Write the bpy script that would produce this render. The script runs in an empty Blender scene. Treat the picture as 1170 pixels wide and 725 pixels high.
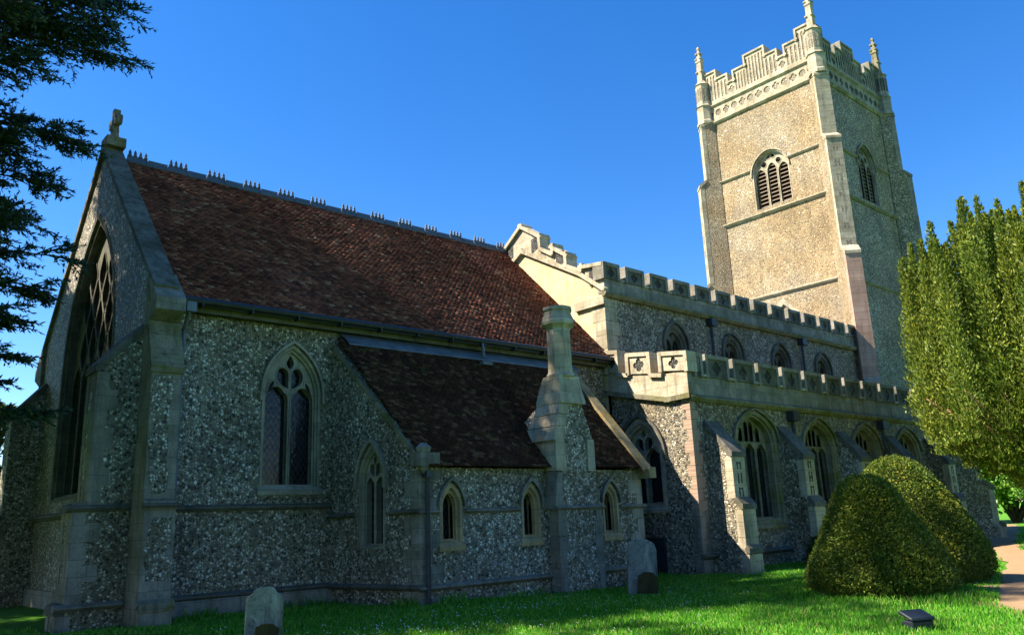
import bpy, bmesh, math, random
import numpy as np
from mathutils import Vector, Matrix
from mathutils.geometry import tessellate_polygon
random.seed(7); rng = np.random.default_rng(11)
C = bpy.context.scene
COL = C.collection
D = bpy.data

# ------------------------------------------------------------------ camera, sky, sun, exposure
SUN = Vector((1.4, -1.0, -1.85)).normalized()          # the way the sunlight travels (x west, y south, z up)
cam_d = D.cameras.new('camera'); cam = D.objects.new('camera', cam_d); COL.objects.link(cam)
cam_d.sensor_width = 36; cam_d.lens = 36*933.2/1170; cam_d.clip_end = 3000; cam_d.clip_start = .1
yaw, pit, rol = math.radians(41.7686), math.radians(14.033), math.radians(-2.3629)
f_ = Vector((math.sin(yaw)*math.cos(pit), math.cos(yaw)*math.cos(pit), math.sin(pit)))
r_ = Vector((math.cos(yaw), -math.sin(yaw), 0)); u_ = r_.cross(f_)
r2 = r_*math.cos(rol)+u_*math.sin(rol); u2 = -r_*math.sin(rol)+u_*math.cos(rol)
M3 = Matrix((r2, u2, -f_)).transposed()
cam.matrix_world = Matrix.Translation((0, 0, 1.6)) @ M3.to_4x4()
C.camera = cam
w = D.worlds.new('World'); C.world = w; w.use_nodes = True
nt = w.node_tree; nt.nodes.clear()
sky = nt.nodes.new('ShaderNodeTexSky'); sky.sky_type = 'NISHITA'; sky.sun_disc = False
sx, sy, sz = -SUN
sky.sun_elevation = math.asin(sz); sky.sun_rotation = math.atan2(sx, sy)
sky.altitude = 900; sky.air_density = 1.0; sky.dust_density = .3; sky.ozone_density = 2.5
bg = nt.nodes.new('ShaderNodeBackground'); bg.inputs[1].default_value = .09
ow = nt.nodes.new('ShaderNodeOutputWorld')
hs = nt.nodes.new('ShaderNodeHueSaturation'); hs.inputs['Saturation'].default_value = 1.36; hs.inputs['Value'].default_value = .86; hs.inputs['Hue'].default_value = .508
nt.links.new(sky.outputs[0], hs.inputs['Color']); nt.links.new(hs.outputs[0], bg.inputs[0]); nt.links.new(bg.outputs[0], ow.inputs[0])
sd = D.lights.new('sun', 'SUN'); sd.energy = 4.5; sd.angle = math.radians(.5); sd.color = (1, .91, .76)
so = D.objects.new('sun', sd); COL.objects.link(so); so.location = (-20, 20, 40)
so.rotation_euler = SUN.to_track_quat('-Z', 'Y').to_euler()
vs = C.view_settings; vs.view_transform = 'Standard'; vs.look = 'None'; vs.exposure = 1.8; vs.gamma = 1
C.cycles.max_bounces = 6

# ------------------------------------------------------------------ materials
def srgb(h):
    h = h.lstrip('#'); c = [int(h[i:i+2], 16)/255 for i in (0, 2, 4)]
    return tuple(x/12.92 if x <= .04045 else ((x+.055)/1.055)**2.4 for x in c)+(1,)
class NT:
    def __init__(s, name):
        s.m = D.materials.new(name); s.m.use_nodes = True; s.t = s.m.node_tree; s.t.nodes.clear()
        s.o = s.n('ShaderNodeOutputMaterial'); s.b = s.n('ShaderNodeBsdfPrincipled')
        s.t.links.new(s.b.outputs[0], s.o.inputs[0]); s.tc = s.n('ShaderNodeTexCoord').outputs['Object']
    def n(s, t, **k):
        x = s.t.nodes.new(t)
        for a, b in k.items(): setattr(x, a, b)
        return x
    def l(s, a, b): s.t.links.new(a, b)
    def noise(s, scale, detail=4, rough=.6, vec=None, dist=0):
        x = s.n('ShaderNodeTexNoise'); x.inputs['Scale'].default_value = scale; x.inputs['Detail'].default_value = detail
        x.inputs['Roughness'].default_value = rough; x.inputs['Distortion'].default_value = dist
        s.l(vec or s.tc, x.inputs['Vector']); return x
    def vor(s, scale, feature='F1', vec=None, rand=1):
        x = s.n('ShaderNodeTexVoronoi'); x.feature = feature; x.inputs['Scale'].default_value = scale; x.inputs['Randomness'].default_value = rand
        s.l(vec or s.tc, x.inputs['Vector']); return x
    def ramp(s, fac, stops, interp='LINEAR'):
        x = s.n('ShaderNodeValToRGB'); cr = x.color_ramp; cr.interpolation = interp
        while len(cr.elements) < len(stops): cr.elements.new(.5)
        for e, (p, c) in zip(cr.elements, stops):
            e.position = p; e.color = c if len(c) == 4 else tuple(c)+(1,)
        s.l(fac, x.inputs[0]); return x.outputs[0]
    def mix(s, fac, a, b, mode='MIX'):
        x = s.n('ShaderNodeMix', data_type='RGBA', blend_type=mode)
        for v, i in ((fac, 0), (a, 6), (b, 7)):
            if hasattr(v, 'links'): s.l(v, x.inputs[i])
            else: x.inputs[i].default_value = v
        return x.outputs[2]
    def math(s, op, a, b=0, clamp=False):
        x = s.n('ShaderNodeMath', operation=op); x.use_clamp = clamp
        for v, i in ((a, 0), (b, 1)):
            if hasattr(v, 'links'): s.l(v, x.inputs[i])
            else: x.inputs[i].default_value = v
        return x.outputs[0]
    def bump(s, h, strength=.5, dist=.02, prev=None):
        x = s.n('ShaderNodeBump'); x.inputs['Strength'].default_value = strength; x.inputs['Distance'].default_value = dist
        s.l(h, x.inputs['Height'])
        if prev: s.l(prev, x.inputs['Normal'])
        return x.outputs[0]
    def fin(s, col=None, rough=.8, nor=None, spec=.3, metal=0):
        if col is not None:
            if hasattr(col, 'links'): s.l(col, s.b.inputs['Base Color'])
            else: s.b.inputs['Base Color'].default_value = col
        if hasattr(rough, 'links'): s.l(rough, s.b.inputs['Roughness'])
        else: s.b.inputs['Roughness'].default_value = rough
        s.b.inputs['Specular IOR Level'].default_value = spec; s.b.inputs['Metallic'].default_value = metal
        if nor: s.l(nor, s.b.inputs['Normal'])
        return s.m
G = lambda v: (v, v, v, 1)

def m_flint(name, stops, mortar, scale=8.5, stain=(.55, .53, .5, 1), tint=None, mw=.16):
    k = NT(name)
    nz = k.noise(3.5, 3); wv = k.n('ShaderNodeVectorMath', operation='SCALE'); wv.inputs[3].default_value = .13
    k.l(nz.outputs['Color'], wv.inputs[0])
    n2 = k.noise(scale*1.6, 2); w2 = k.n('ShaderNodeVectorMath', operation='SCALE'); w2.inputs[3].default_value = .75/scale
    k.l(n2.outputs['Color'], w2.inputs[0]); w3 = k.n('ShaderNodeVectorMath', operation='ADD'); k.l(wv.outputs[0], w3.inputs[0]); k.l(w2.outputs[0], w3.inputs[1]); wv = w3
    av = k.n('ShaderNodeVectorMath', operation='ADD'); k.l(k.tc, av.inputs[0]); k.l(wv.outputs[0], av.inputs[1])
    v = k.vor(scale, vec=av.outputs[0]); e = k.vor(scale, 'DISTANCE_TO_EDGE', vec=av.outputs[0])
    sp = k.n('ShaderNodeSeparateColor'); k.l(v.outputs['Color'], sp.inputs[0])
    inner = k.noise(30, 3)
    val = k.math('ADD', sp.outputs[0], k.math('MULTIPLY', k.math('SUBTRACT', inner.outputs[0], .5), .5))
    c = k.ramp(val, stops)
    en = k.math('ADD', e.outputs[0], k.math('MULTIPLY', k.math('SUBTRACT', k.noise(22, 3).outputs[0], .5), .16))
    mm = k.ramp(en, [(mw*.55, G(1)), (mw, G(0))])
    mc = k.mix(k.noise(14, 4).outputs[0], mortar, tuple(x*.55 for x in mortar[:3])+(1,))
    c = k.mix(mm, c, mc)
    big = k.ramp(k.noise(.55, 5, .65).outputs[0], [(.38, G(0)), (.68, G(1))])
    c = k.mix(k.math('MULTIPLY', big, .8), c, k.mix(1, c, stain, 'MULTIPLY'))
    if tint:
        c = k.mix(k.math('MULTIPLY', k.ramp(k.noise(.35, 4).outputs[0], [(.42, G(0)), (.62, G(1))]), .85), c, tint, 'MULTIPLY')
    mp = k.n('ShaderNodeMapping'); k.l(k.tc, mp.inputs[0]); mp.inputs['Scale'].default_value = (2.2, 2.2, .28)
    sk = k.ramp(k.noise(1.0, 5, .7, vec=mp.outputs[0]).outputs[0], [(.5, G(0)), (.68, G(1))])
    c = k.mix(k.math('MULTIPLY', sk, .55), c, k.mix(1, c, stain, 'MULTIPLY'))
    h = k.ramp(e.outputs[0], [(0, G(0)), (.28, G(1))])
    nor = k.bump(h, .9, .038); nor = k.bump(inner.outputs[0], .35, .015, nor)
    return k.fin(c, k.mix(mm, G(.5), G(.95)), nor, .4)
FL_STOPS = [(.0, srgb('#1b1e24')), (.28, srgb('#3a3d42')), (.45, srgb('#62625f')), (.6, srgb('#8d8878')), (.78, srgb('#b5ad9a')), (.93, srgb('#e2ddd0'))]
flint = m_flint('flint_rubble', FL_STOPS, srgb('#8b8069'), 12.5, tint=(1.0, .93, .80, 1))
flint_near = m_flint('knapped_flint', [(.0, srgb('#2c2d2e')), (.18, srgb('#53534f')), (.38, srgb('#8a867c')), (.56, srgb('#b9b3a3')), (.74, srgb('#e2dccd')), (.9, srgb('#faf6ec'))], srgb('#aa9f85'), 16.5, tint=(1.0, .95, .84, 1))
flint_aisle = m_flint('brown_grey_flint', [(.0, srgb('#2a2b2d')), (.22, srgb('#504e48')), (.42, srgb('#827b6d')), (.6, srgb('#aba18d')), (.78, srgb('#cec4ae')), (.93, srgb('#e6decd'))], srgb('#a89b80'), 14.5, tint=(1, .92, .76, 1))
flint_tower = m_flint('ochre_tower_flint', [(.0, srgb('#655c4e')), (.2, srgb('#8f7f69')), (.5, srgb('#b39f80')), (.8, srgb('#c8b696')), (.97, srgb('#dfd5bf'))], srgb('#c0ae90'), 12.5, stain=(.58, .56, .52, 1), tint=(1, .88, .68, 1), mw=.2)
flint_dark = m_flint('dark_flushwork', [(.0, srgb('#22242a')), (.5, srgb('#3c3f44')), (.9, srgb('#6a6a66'))], srgb('#5b564b'), 12)

fl_warm = m_flint('warm_flushwork', [(.0, srgb('#857b69')), (.5, srgb('#9c907a')), (.9, srgb('#b3a68c'))], srgb('#9b8f78'), 12)  # paler copy of the flushwork, sunlight on the tower put into the colour

def m_stone(name, a, b, lichen, dark, amt=.5, joints=True):
    k = NT(name)
    c = k.mix(k.ramp(k.noise(2.2, 6, .65).outputs[0], [(.3, G(0)), (.7, G(1))]), a, b)
    c = k.mix(k.math('MULTIPLY', k.ramp(k.noise(26, 4, .7).outputs[0], [(.45, G(0)), (.75, G(1))]), .35), c, dark)
    c = k.mix(k.math('MULTIPLY', k.ramp(k.noise(1.1, 6, .7, dist=.5).outputs[0], [(.48, G(0)), (.62, G(1))]), amt), c, lichen)
    c = k.mix(k.math('MULTIPLY', k.ramp(k.noise(5, 6, .75).outputs[0], [(.56, G(0)), (.68, G(1))]), amt), c, dark)
    sp = k.n('ShaderNodeSeparateXYZ'); k.l(k.tc, sp.inputs[0]); cb = k.n('ShaderNodeCombineXYZ')
    k.l(k.math('ADD', sp.outputs[0], k.math('MULTIPLY', sp.outputs[1], 1.03)), cb.inputs[0]); k.l(sp.outputs[2], cb.inputs[1])
    br = k.n('ShaderNodeTexBrick'); k.l(cb.outputs[0], br.inputs[0]); br.offset = .5
    br.inputs['Color1'].default_value = G(.72); br.inputs['Color2'].default_value = G(1.08); br.inputs['Mortar'].default_value = G(.42)
    for q, v in (('Scale', 1), ('Brick Width', .62), ('Row Height', .31), ('Mortar Size', .007), ('Mortar Smooth', .3), ('Bias', 0)): br.inputs[q].default_value = v
    c = k.mix(.75 if joints else 0, c, k.mix(1, c, br.outputs[0], 'MULTIPLY'))
    mp = k.n('ShaderNodeMapping'); k.l(k.tc, mp.inputs[0]); mp.inputs['Scale'].default_value = (5, 5, .55)
    st = k.ramp(k.noise(1.0, 5, .7, vec=mp.outputs[0]).outputs[0], [(.5, G(0)), (.72, G(1))])
    c = k.mix(k.math('MULTIPLY', st, .75), c, dark)
    nor = k.bump(br.outputs[1], -.5 if joints else 0, .012)
    nor = k.bump(k.noise(18, 6, .7).outputs[0], .6, .025, nor)
    nor = k.bump(k.noise(90, 3, .6).outputs[0], .3, .006, nor)
    return k.fin(c, .9, nor, .2)
stone = m_stone('weathered_limestone', srgb('#a0988a'), srgb('#7f796e'), srgb('#6b6953'), srgb('#46433d'), .6)
stone_lit = m_stone('pale_limestone', srgb('#c8bca2'), srgb('#ab9d84'), srgb('#85795a'), srgb('#5f564a'), .45)
stone_tower = m_stone('tower_limestone', srgb('#c2b69e'), srgb('#a39780'), srgb('#8a7b5c'), srgb('#665c4c'), .45)
stone_pink = m_stone('pinkish_brick_and_stone', srgb('#bd9f8c'), srgb('#ad8876'), srgb('#a08a72'), srgb('#84685a'), .35)
stone_ochre = m_stone('golden_lichened_stone', srgb('#988a68'), srgb('#7f7457'), srgb('#8e7534'), srgb('#544c38'), .7)
stone_win = m_stone('window_stone', srgb('#b3a994'), srgb('#8f8878'), srgb('#7d7762'), srgb('#5a554c'), .35)
stone_tan = m_stone('tan_window_stone', srgb('#c3a97c'), srgb('#a58f6c'), srgb('#8c7c5c'), srgb('#6b5e4a'), .3)
stone_moss = m_stone('mossy_limestone', srgb('#938a74'), srgb('#7d765f'), srgb('#6b6a2f'), srgb('#3f3c2c'), .8)
stone_cop = m_stone('mottled_coping_stone', srgb('#8a8474'), srgb('#6b675c'), srgb('#55523c'), srgb('#2f2d28'), .9)
stone_dark = m_stone('dark_limestone', srgb('#7a756a'), srgb('#5c594f'), srgb('#5b5942'), srgb('#2e2d29'), .6)  # darker limestone tone; also carries the shade of the north merlons
render_c = m_stone('lime_render', srgb('#d9c79b'), srgb('#c7b287'), srgb('#ab9566'), srgb('#94805c'), .3, False)
grave = m_stone('lichened_gravestone', srgb('#8f918a'), srgb('#6f736c'), srgb('#b6b9ad'), srgb('#2b2e28'), .85, False)
grave_moss = m_stone('mossy_footstone', srgb('#4b4126'), srgb('#39361e'), srgb('#4e5320'), srgb('#231f14'), .7, False)

def m_brick():
    k = NT('old_red_brick'); b = k.n('ShaderNodeTexBrick'); k.l(k.tc, b.inputs[0])
    mp = k.n('ShaderNodeMapping'); k.l(k.tc, mp.inputs[0]); mp.inputs['Rotation'].default_value = (math.pi/2, 0, math.pi/4)
    k.l(mp.outputs[0], b.inputs[0])
    b.inputs['Color1'].default_value = srgb('#8d5e4a'); b.inputs['Color2'].default_value = srgb('#a67e66'); b.inputs['Mortar'].default_value = srgb('#a39682')
    b.inputs['Scale'].default_value = 1; b.inputs['Brick Width'].default_value = .23; b.inputs['Row Height'].default_value = .075; b.inputs['Mortar Size'].default_value = .01
    c = k.mix(k.noise(6, 5).outputs[0], b.outputs[0], srgb('#9a8b78'))
    return k.fin(c, .9, k.bump(b.outputs[1], -.4, .01))
brick = m_brick()

def m_tiles(name, stops, moss, amt):
    k = NT(name); g = k.n('ShaderNodeNewGeometry')
    c = k.ramp(g.outputs['Random Per Island'], stops)
    c = k.mix(k.math('MULTIPLY', k.noise(35, 4, .7).outputs[0], .5), c, k.mix(1, c, (.45, .42, .42, 1), 'MULTIPLY'))
    c = k.mix(k.math('MULTIPLY', k.ramp(k.noise(.9, 6, .7).outputs[0], [(.38, G(0)), (.62, G(1))]), .75), c, k.mix(1, c, (.5, .46, .46, 1), 'MULTIPLY'))
    c = k.mix(k.math('MULTIPLY', k.ramp(k.noise(3, 6, .75).outputs[0], [(.56, G(0)), (.66, G(1))]), amt), c, moss)
    return k.fin(c, .88, k.bump(k.noise(45, 4).outputs[0], .4, .008), .08)
tile_red = m_tiles('red_clay_tile', [(0, srgb('#503229')), (.3, srgb('#6e4234')), (.6, srgb('#834e3d')), (.93, srgb('#965d47')), (1, srgb('#ab8568'))], srgb('#6d5f48'), .35)
tile_brown = m_tiles('brown_clay_tile', [(0, srgb('#35261d')), (.4, srgb('#422d22')), (.8, srgb('#503628')), (1, srgb('#6e5541'))], srgb('#5e5a34'), .55)

def m_plain(name, a, b, rough=.6, scale=6, metal=0, spec=.4):
    k = NT(name); n = k.noise(scale, 5, .7)
    return k.fin(k.mix(k.ramp(n.outputs[0], [(.35, G(0)), (.7, G(1))]), a, b), rough, k.bump(n.outputs[0], .25, .01), spec, metal)
lead = m_plain('weathered_lead', srgb('#6a737c'), srgb('#474f57'), .55, 3)
lead_dark = m_plain('blue_grey_ridge_ware', srgb('#3f4956'), srgb('#566170'), .6, 3)
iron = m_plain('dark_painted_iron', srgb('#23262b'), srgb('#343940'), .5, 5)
louvre_w = m_plain('weathered_oak_louvre', srgb('#7b6a58'), srgb('#5c4e42'), .85, 9)
dark_in = m_plain('dark_belfry_void', (.012, .011, .011, 1), (.02, .018, .017, 1), .9, 3)
wood = m_plain('cracked_bark', srgb('#5a4b3c'), srgb('#3b3029'), .95, 12)
wood_yew = m_plain('yew_bark', srgb('#8a6a4c'), srgb('#5d4534'), .95, 10)
slate = m_plain('dark_blue_box', srgb('#1d242e'), srgb('#151a21'), .5, 8)

def m_glass():
    k = NT('leaded_glass')
    sp = k.n('ShaderNodeSeparateXYZ'); k.l(k.tc, sp.inputs[0])
    h = k.math('ADD', sp.outputs[0], sp.outputs[1])
    a = k.math('FRACT', k.math('MULTIPLY', k.math('ADD', k.math('MULTIPLY', h, 1.5), sp.outputs[2]), 5.2))
    b = k.math('FRACT', k.math('MULTIPLY', k.math('SUBTRACT', k.math('MULTIPLY', h, 1.5), sp.outputs[2]), 5.2))
    ln = k.math('MAXIMUM', k.math('GREATER_THAN', k.math('ABSOLUTE', k.math('SUBTRACT', a, .5)), .44), k.math('GREATER_THAN', k.math('ABSOLUTE', k.math('SUBTRACT', b, .5)), .44))
    cell = k.vor(4.5)
    c = k.mix(ln, k.mix(cell.outputs['Color'], (.004, .005, .007, 1), (.012, .014, .016, 1)), (.022, .023, .025, 1))
    nor = k.bump(k.noise(7, 2).outputs[0], .25, .03)
    return k.fin(c, k.mix(ln, G(.14), G(.6)), nor, .28)
glass = m_glass()

def m_leaf(name, stops, trans=.25, rough=.6, clump=None):
    k = NT(name); g = k.n('ShaderNodeNewGeometry')
    c = k.ramp(g.outputs['Random Per Island'], stops)
    if clump: c = k.mix(k.ramp(k.noise(clump[0], 3).outputs[0], [(.4, G(0)), (.65, G(1))]), c, k.mix(1, c, clump[1], 'MULTIPLY'))
    k.fin(c, rough, None, .25)
    t = k.n('ShaderNodeBsdfTranslucent'); k.l(c, t.inputs[0]); x = k.n('ShaderNodeMixShader'); x.inputs[0].default_value = trans
    k.l(k.b.outputs[0], x.inputs[1]); k.l(t.outputs[0], x.inputs[2]); k.l(x.outputs[0], k.o.inputs[0])
    return k.m
yew_leaf = m_leaf('yew_foliage', [(0, srgb('#43571a')), (.5, srgb('#5d7324')), (.85, srgb('#798a2e')), (1, srgb('#999e41'))], .3, .55, (.6, (1.15, 1.0, .8, 1)))
top_leaf = m_leaf('clipped_yew_foliage', [(0, srgb('#3b5119')), (.5, srgb('#516820')), (.85, srgb('#71812a')), (1, srgb('#94923a'))], .2, .6, (1.2, (1.2, 1.0, .75, 1)))
ced_leaf = m_leaf('cedar_needles', [(0, srgb('#25352a')), (.5, srgb('#33483a')), (.85, srgb('#4d6048')), (1, srgb('#66764f'))], .15, .55)
bush_leaf = m_leaf('fresh_green_leaves', [(0, srgb('#3f6a22')), (.5, srgb('#5a8a2c')), (.9, srgb('#7ea63c')), (1, srgb('#93b34a'))], .4, .5, (.7, (.75, .85, .7, 1)))
dull_leaf = m_leaf('dull_evergreen_leaves', [(0, srgb('#2b3b1d')), (.5, srgb('#3f5228')), (1, srgb('#586a33'))], .25, .5, (.7, (.8, .85, .8, 1)))
grass_m = m_leaf('grass_blades', [(0, srgb('#42801f')), (.4, srgb('#569a26')), (.75, srgb('#74b135')), (.92, srgb('#9dba52')), (1, srgb('#b9b071'))], .45, .5, (.5, (.8, .95, .7, 1)))
daisy_m = m_plain('white_petals', (.75, .76, .72, 1), (.6, .62, .58, 1), .7, 20)
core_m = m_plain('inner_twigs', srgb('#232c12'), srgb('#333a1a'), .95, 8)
def m_ground():
    k = NT('churchyard_turf')
    c = k.mix(k.noise(6, 6, .7).outputs[0], srgb('#3c6c19'), srgb('#609a2a'))
    c = k.mix(k.math('MULTIPLY', k.ramp(k.noise(.35, 5, .6).outputs[0], [(.45, G(0)), (.7, G(1))]), .5), c, srgb('#6d8a35'))
    c = k.mix(k.math('MULTIPLY', k.ramp(k.noise(60, 3, .7).outputs[0], [(.5, G(0)), (.75, G(1))]), .5), c, srgb('#27400f'))
    return k.fin(c, .95, k.bump(k.noise(40, 5, .8).outputs[0], .8, .05), .1)
turf = m_ground()
def m_path():
    k = NT('trodden_gravel')
    c = k.mix(k.noise(2.5, 6, .7).outputs[0], srgb('#a88a68'), srgb('#877057'))
    c = k.mix(k.math('MULTIPLY', k.ramp(k.noise(55, 3, .7).outputs[0], [(.5, G(0)), (.7, G(1))]), .5), c, srgb('#5d5042'))
    return k.fin(c, .95, k.bump(k.noise(60, 4, .8).outputs[0], .7, .02), .1)
path_m = m_path()

# ------------------------------------------------------------------ mesh helpers
ORG = {}
def smoothstep(a, b, x):
    t = min(1, max(0, (x-a)/(b-a))); return t*t*(3-2*t)
def gz(x, y):
    return .16*smoothstep(19, 36, x) - .10*math.exp(-((x-16.5)/3.5)**2-((y-13)/2.5)**2) + .02*math.sin(x*.9+1)*math.sin(y*.8) - .02*smoothstep(9, 3, y)
def thing(name, label, cat, loc, group=None):
    o = D.objects.new(name, None); COL.objects.link(o); o.location = loc; o['label'] = label; o['category'] = cat
    o.empty_display_size = .3
    if group: o['group'] = group
    ORG[o] = Vector(loc); return o
def link(name, me, mat, parent=None, origin=None, label=None):
    """links a mesh given in world coordinates; its origin is that of the thing it belongs to"""
    o = D.objects.new(name, me); COL.objects.link(o)
    if mat: me.materials.append(mat)
    og = ORG[parent] if parent else Vector(origin or (0, 0, 0))
    me.transform(Matrix.Translation(-og))
    if parent: o.parent = parent
    else: o.location = og
    ORG[o] = og
    if label: o['label'] = label
    return o
def tag(o, label, cat, group=None, kind=None):
    o['label'] = label; o['category'] = cat
    if group: o['group'] = group
    if kind: o['kind'] = kind
    return o
class MB:
    def __init__(s): s.v = []; s.f = []
    def add(s, vs, fs):
        k = len(s.v); s.v += [tuple(p) for p in vs]; s.f += [tuple(i+k for i in f) for f in fs]; return s
    def box(s, x0, x1, y0, y1, z0, z1):
        return s.add([(x, y, z) for z in (z0, z1) for y in (y0, y1) for x in (x0, x1)], [(0, 2, 3, 1), (4, 5, 7, 6), (0, 1, 5, 4), (2, 6, 7, 3), (0, 4, 6, 2), (1, 3, 7, 5)])
    def fbox(s, fr, u0, u1, v0, v1, n0, n1):
        return s.add([fr(u, v, n) for n in (n0, n1) for v in (v0, v1) for u in (u0, u1)], [(0, 2, 3, 1), (4, 5, 7, 6), (0, 1, 5, 4), (2, 6, 7, 3), (0, 4, 6, 2), (1, 3, 7, 5)])
    def prism(s, fr, outer, n0, n1, holes=(), ch=0, chd=0):
        """polygon with holes extruded from n0 (front, outside) to n1; holes get a chamfer of width ch and depth chd at the front"""
        loops = [outer]+list(holes); k = len(s.v); front = []; back = []
        fl = [outer]+[offset(h, ch) if ch else h for h in holes]
        tf = tessellate_polygon([[Vector((u, v, 0)) for u, v in L] for L in fl])
        tb = tessellate_polygon([[Vector((u, v, 0)) for u, v in L] for L in loops])
        for L in fl: front += [fr(u, v, n0) for u, v in L]
        for L in loops: back += [fr(u, v, n1) for u, v in L]
        N = len(front); mid = []
        if ch:
            mid = [fr(u, v, n0-chd) for L in holes for u, v in L]
        s.v += [tuple(p) for p in front+back+mid]
        s.f += [tuple(k+i for i in t) for t in tf]+[tuple(k+N+i for i in t) for t in tb]
        off = 0
        for j, L in enumerate(loops):
            m = len(L)
            for i in range(m):
                a, b = off+i, off+(i+1) % m
                if ch and j > 0:
                    ma, mb = 2*N+a-len(outer), 2*N+b-len(outer)
                    s.f.append((k+a, k+b, k+mb, k+ma)); s.f.append((k+ma, k+mb, k+N+b, k+N+a))
                else: s.f.append((k+a, k+b, k+N+b, k+N+a))
            off += m
        return s
    def ring(s, fr, outerL, innerL, n0, n1, split=None):
        """a closed or open strip between two polylines of equal length"""
        m = len(outerL); k = len(s.v)
        s.v += [tuple(fr(u, v, n)) for L in (outerL, innerL) for n in (n0, n1) for u, v in L]
        for i in range(m-1):
            a, b = i, i+1; of, ob, jf, jb = k, k+m, k+2*m, k+3*m
            s.f += [(of+a, of+b, jf+b, jf+a), (ob+a, ob+b, jb+b, jb+a), (of+a, of+b, ob+b, ob+a), (jf+a, jf+b, jb+b, jb+a)]
        for a in (0, m-1): s.f.append((k+a, k+m+a, k+3*m+a, k+2*m+a))
        return s
    def tube(s, pts, rad, sides=6, cap=True):
        pts = [Vector(p) for p in pts]; k = len(s.v); n = len(pts)
        for i, p in enumerate(pts):
            t = (pts[min(i+1, n-1)]-pts[max(i-1, 0)]).normalized()
            a = t.cross(Vector((0, 0, 1))); a = a.normalized() if a.length > .05 else Vector((1, 0, 0)); b = t.cross(a)
            r = rad[i] if hasattr(rad, '__len__') else rad
            for j in range(sides):
                q = p+(a*math.cos(2*math.pi*j/sides)+b*math.sin(2*math.pi*j/sides))*r; s.v.append(tuple(q))
        for i in range(n-1):
            for j in range(sides):
                a = k+i*sides+j; b = k+i*sides+(j+1) % sides; s.f.append((a, b, b+sides, a+sides))
        if cap:
            s.f.append(tuple(k+j for j in range(sides))); s.f.append(tuple(k+(n-1)*sides+j for j in range(sides)))
        return s
    def lathe(s, c, prof, sides=8, rot=0):
        k = len(s.v); cx, cy = c
        for r, z in prof:
            for j in range(sides):
                a = rot+2*math.pi*j/sides; s.v.append((cx+r*math.cos(a), cy+r*math.sin(a), z))
        for i in range(len(prof)-1):
            for j in range(sides):
                a = k+i*sides+j; b = k+i*sides+(j+1) % sides; s.f.append((a, b, b+sides, a+sides))
        s.f.append(tuple(k+j for j in range(sides))); s.f.append(tuple(k+(len(prof)-1)*sides+j for j in range(sides)))
        return s
    def build(s, name, mat, parent=None, smooth=False, origin=None, label=None, bevel=0):
        me = D.meshes.new(name); me.from_pydata(s.v, [], s.f)
        bm = bmesh.new(); bm.from_mesh(me); bmesh.ops.recalc_face_normals(bm, faces=bm.faces)
        if smooth:
            for f in bm.faces: f.smooth = True
        bm.to_mesh(me); bm.free()
        o = link(name, me, mat, parent, origin, label)
        if bevel:
            b = o.modifiers.new('edge_wear', 'BEVEL'); b.width = bevel; b.segments = 1; b.limit_method = 'ANGLE'; b.angle_limit = math.radians(40)
        return o
def np_mesh(name, V, F, mat, parent=None, origin=None, label=None):
    me = D.meshes.new(name); nv, nf, k = len(V), len(F), F.shape[1]
    me.vertices.add(nv); me.vertices.foreach_set('co', np.ascontiguousarray(V, np.float32).ravel())
    me.loops.add(nf*k); me.loops.foreach_set('vertex_index', np.ascontiguousarray(F, np.int32).ravel())
    me.polygons.add(nf); me.polygons.foreach_set('loop_start', np.arange(0, nf*k, k, dtype=np.int32))
    me.update(calc_edges=True); me.validate()
    return link(name, me, mat, parent, origin, label)
def offset(L, d):
    """moves each vertex of a loop outwards by d"""
    a = sum(L[i][0]*L[(i+1) % len(L)][1]-L[(i+1) % len(L)][0]*L[i][1] for i in range(len(L)))
    sg = 1 if a > 0 else -1; out = []; n = len(L)
    for i in range(n):
        (x0, y0), (x1, y1), (x2, y2) = L[i-1], L[i], L[(i+1) % n]
        e1 = Vector((x1-x0, y1-y0)); e2 = Vector((x2-x1, y2-y1))
        if e1.length < 1e-9 or e2.length < 1e-9: out.append(L[i]); continue
        n1 = Vector((e1.y, -e1.x)).normalized()*sg; n2 = Vector((e2.y, -e2.x)).normalized()*sg
        m = n1+n2
        if m.length < .3: out.append((x1+n1.x*d, y1+n1.y*d)); continue
        m.normalize(); q = d/max(.5, m.dot(n1)); out.append((x1+m.x*q, y1+m.y*q))
    return out
def spline(P, k=4):
    """closed Catmull-Rom loop"""
    out = []; n = len(P)
    for i in range(n):
        p0, p1, p2, p3 = [Vector(P[(i+j-1) % n]) for j in range(4)]
        for q in range(k):
            t = q/k; out.append(tuple(.5*((2*p1)+(-p0+p2)*t+(2*p0-5*p1+4*p2-p3)*t*t+(-p0+3*p1-3*p2+p3)*t**3)))
    return out
def arc_pts(x0, x1, vs, rise, n=8):
    """points of a pointed arch from (x0, vs) over the apex to (x1, vs)"""
    w = x1-x0; xm = (x0+x1)/2; L = []
    if rise >= w/2*.98:
        R = (w*w/4+rise*rise)/w; a1 = math.asin(min(1, rise/R))
        for i in range(n+1):
            a = a1*i/n; L.append((x0+R-R*math.cos(a), vs+R*math.sin(a)))
        if R > w*1e6: pass
    else:
        for i in range(n+1):
            t = 1-i/n; L.append((xm-t*w/2, vs+rise*(.78*math.sqrt(max(0, 1-t*t))+.22*(1-t))))
    return L+[(2*xm-u, v) for u, v in L[-2::-1]]
def arch(x0, x1, v0, vs, rise, n=8): return [(x0, v0)]+arc_pts(x0, x1, vs, rise, n)+[(x1, v0)]
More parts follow.
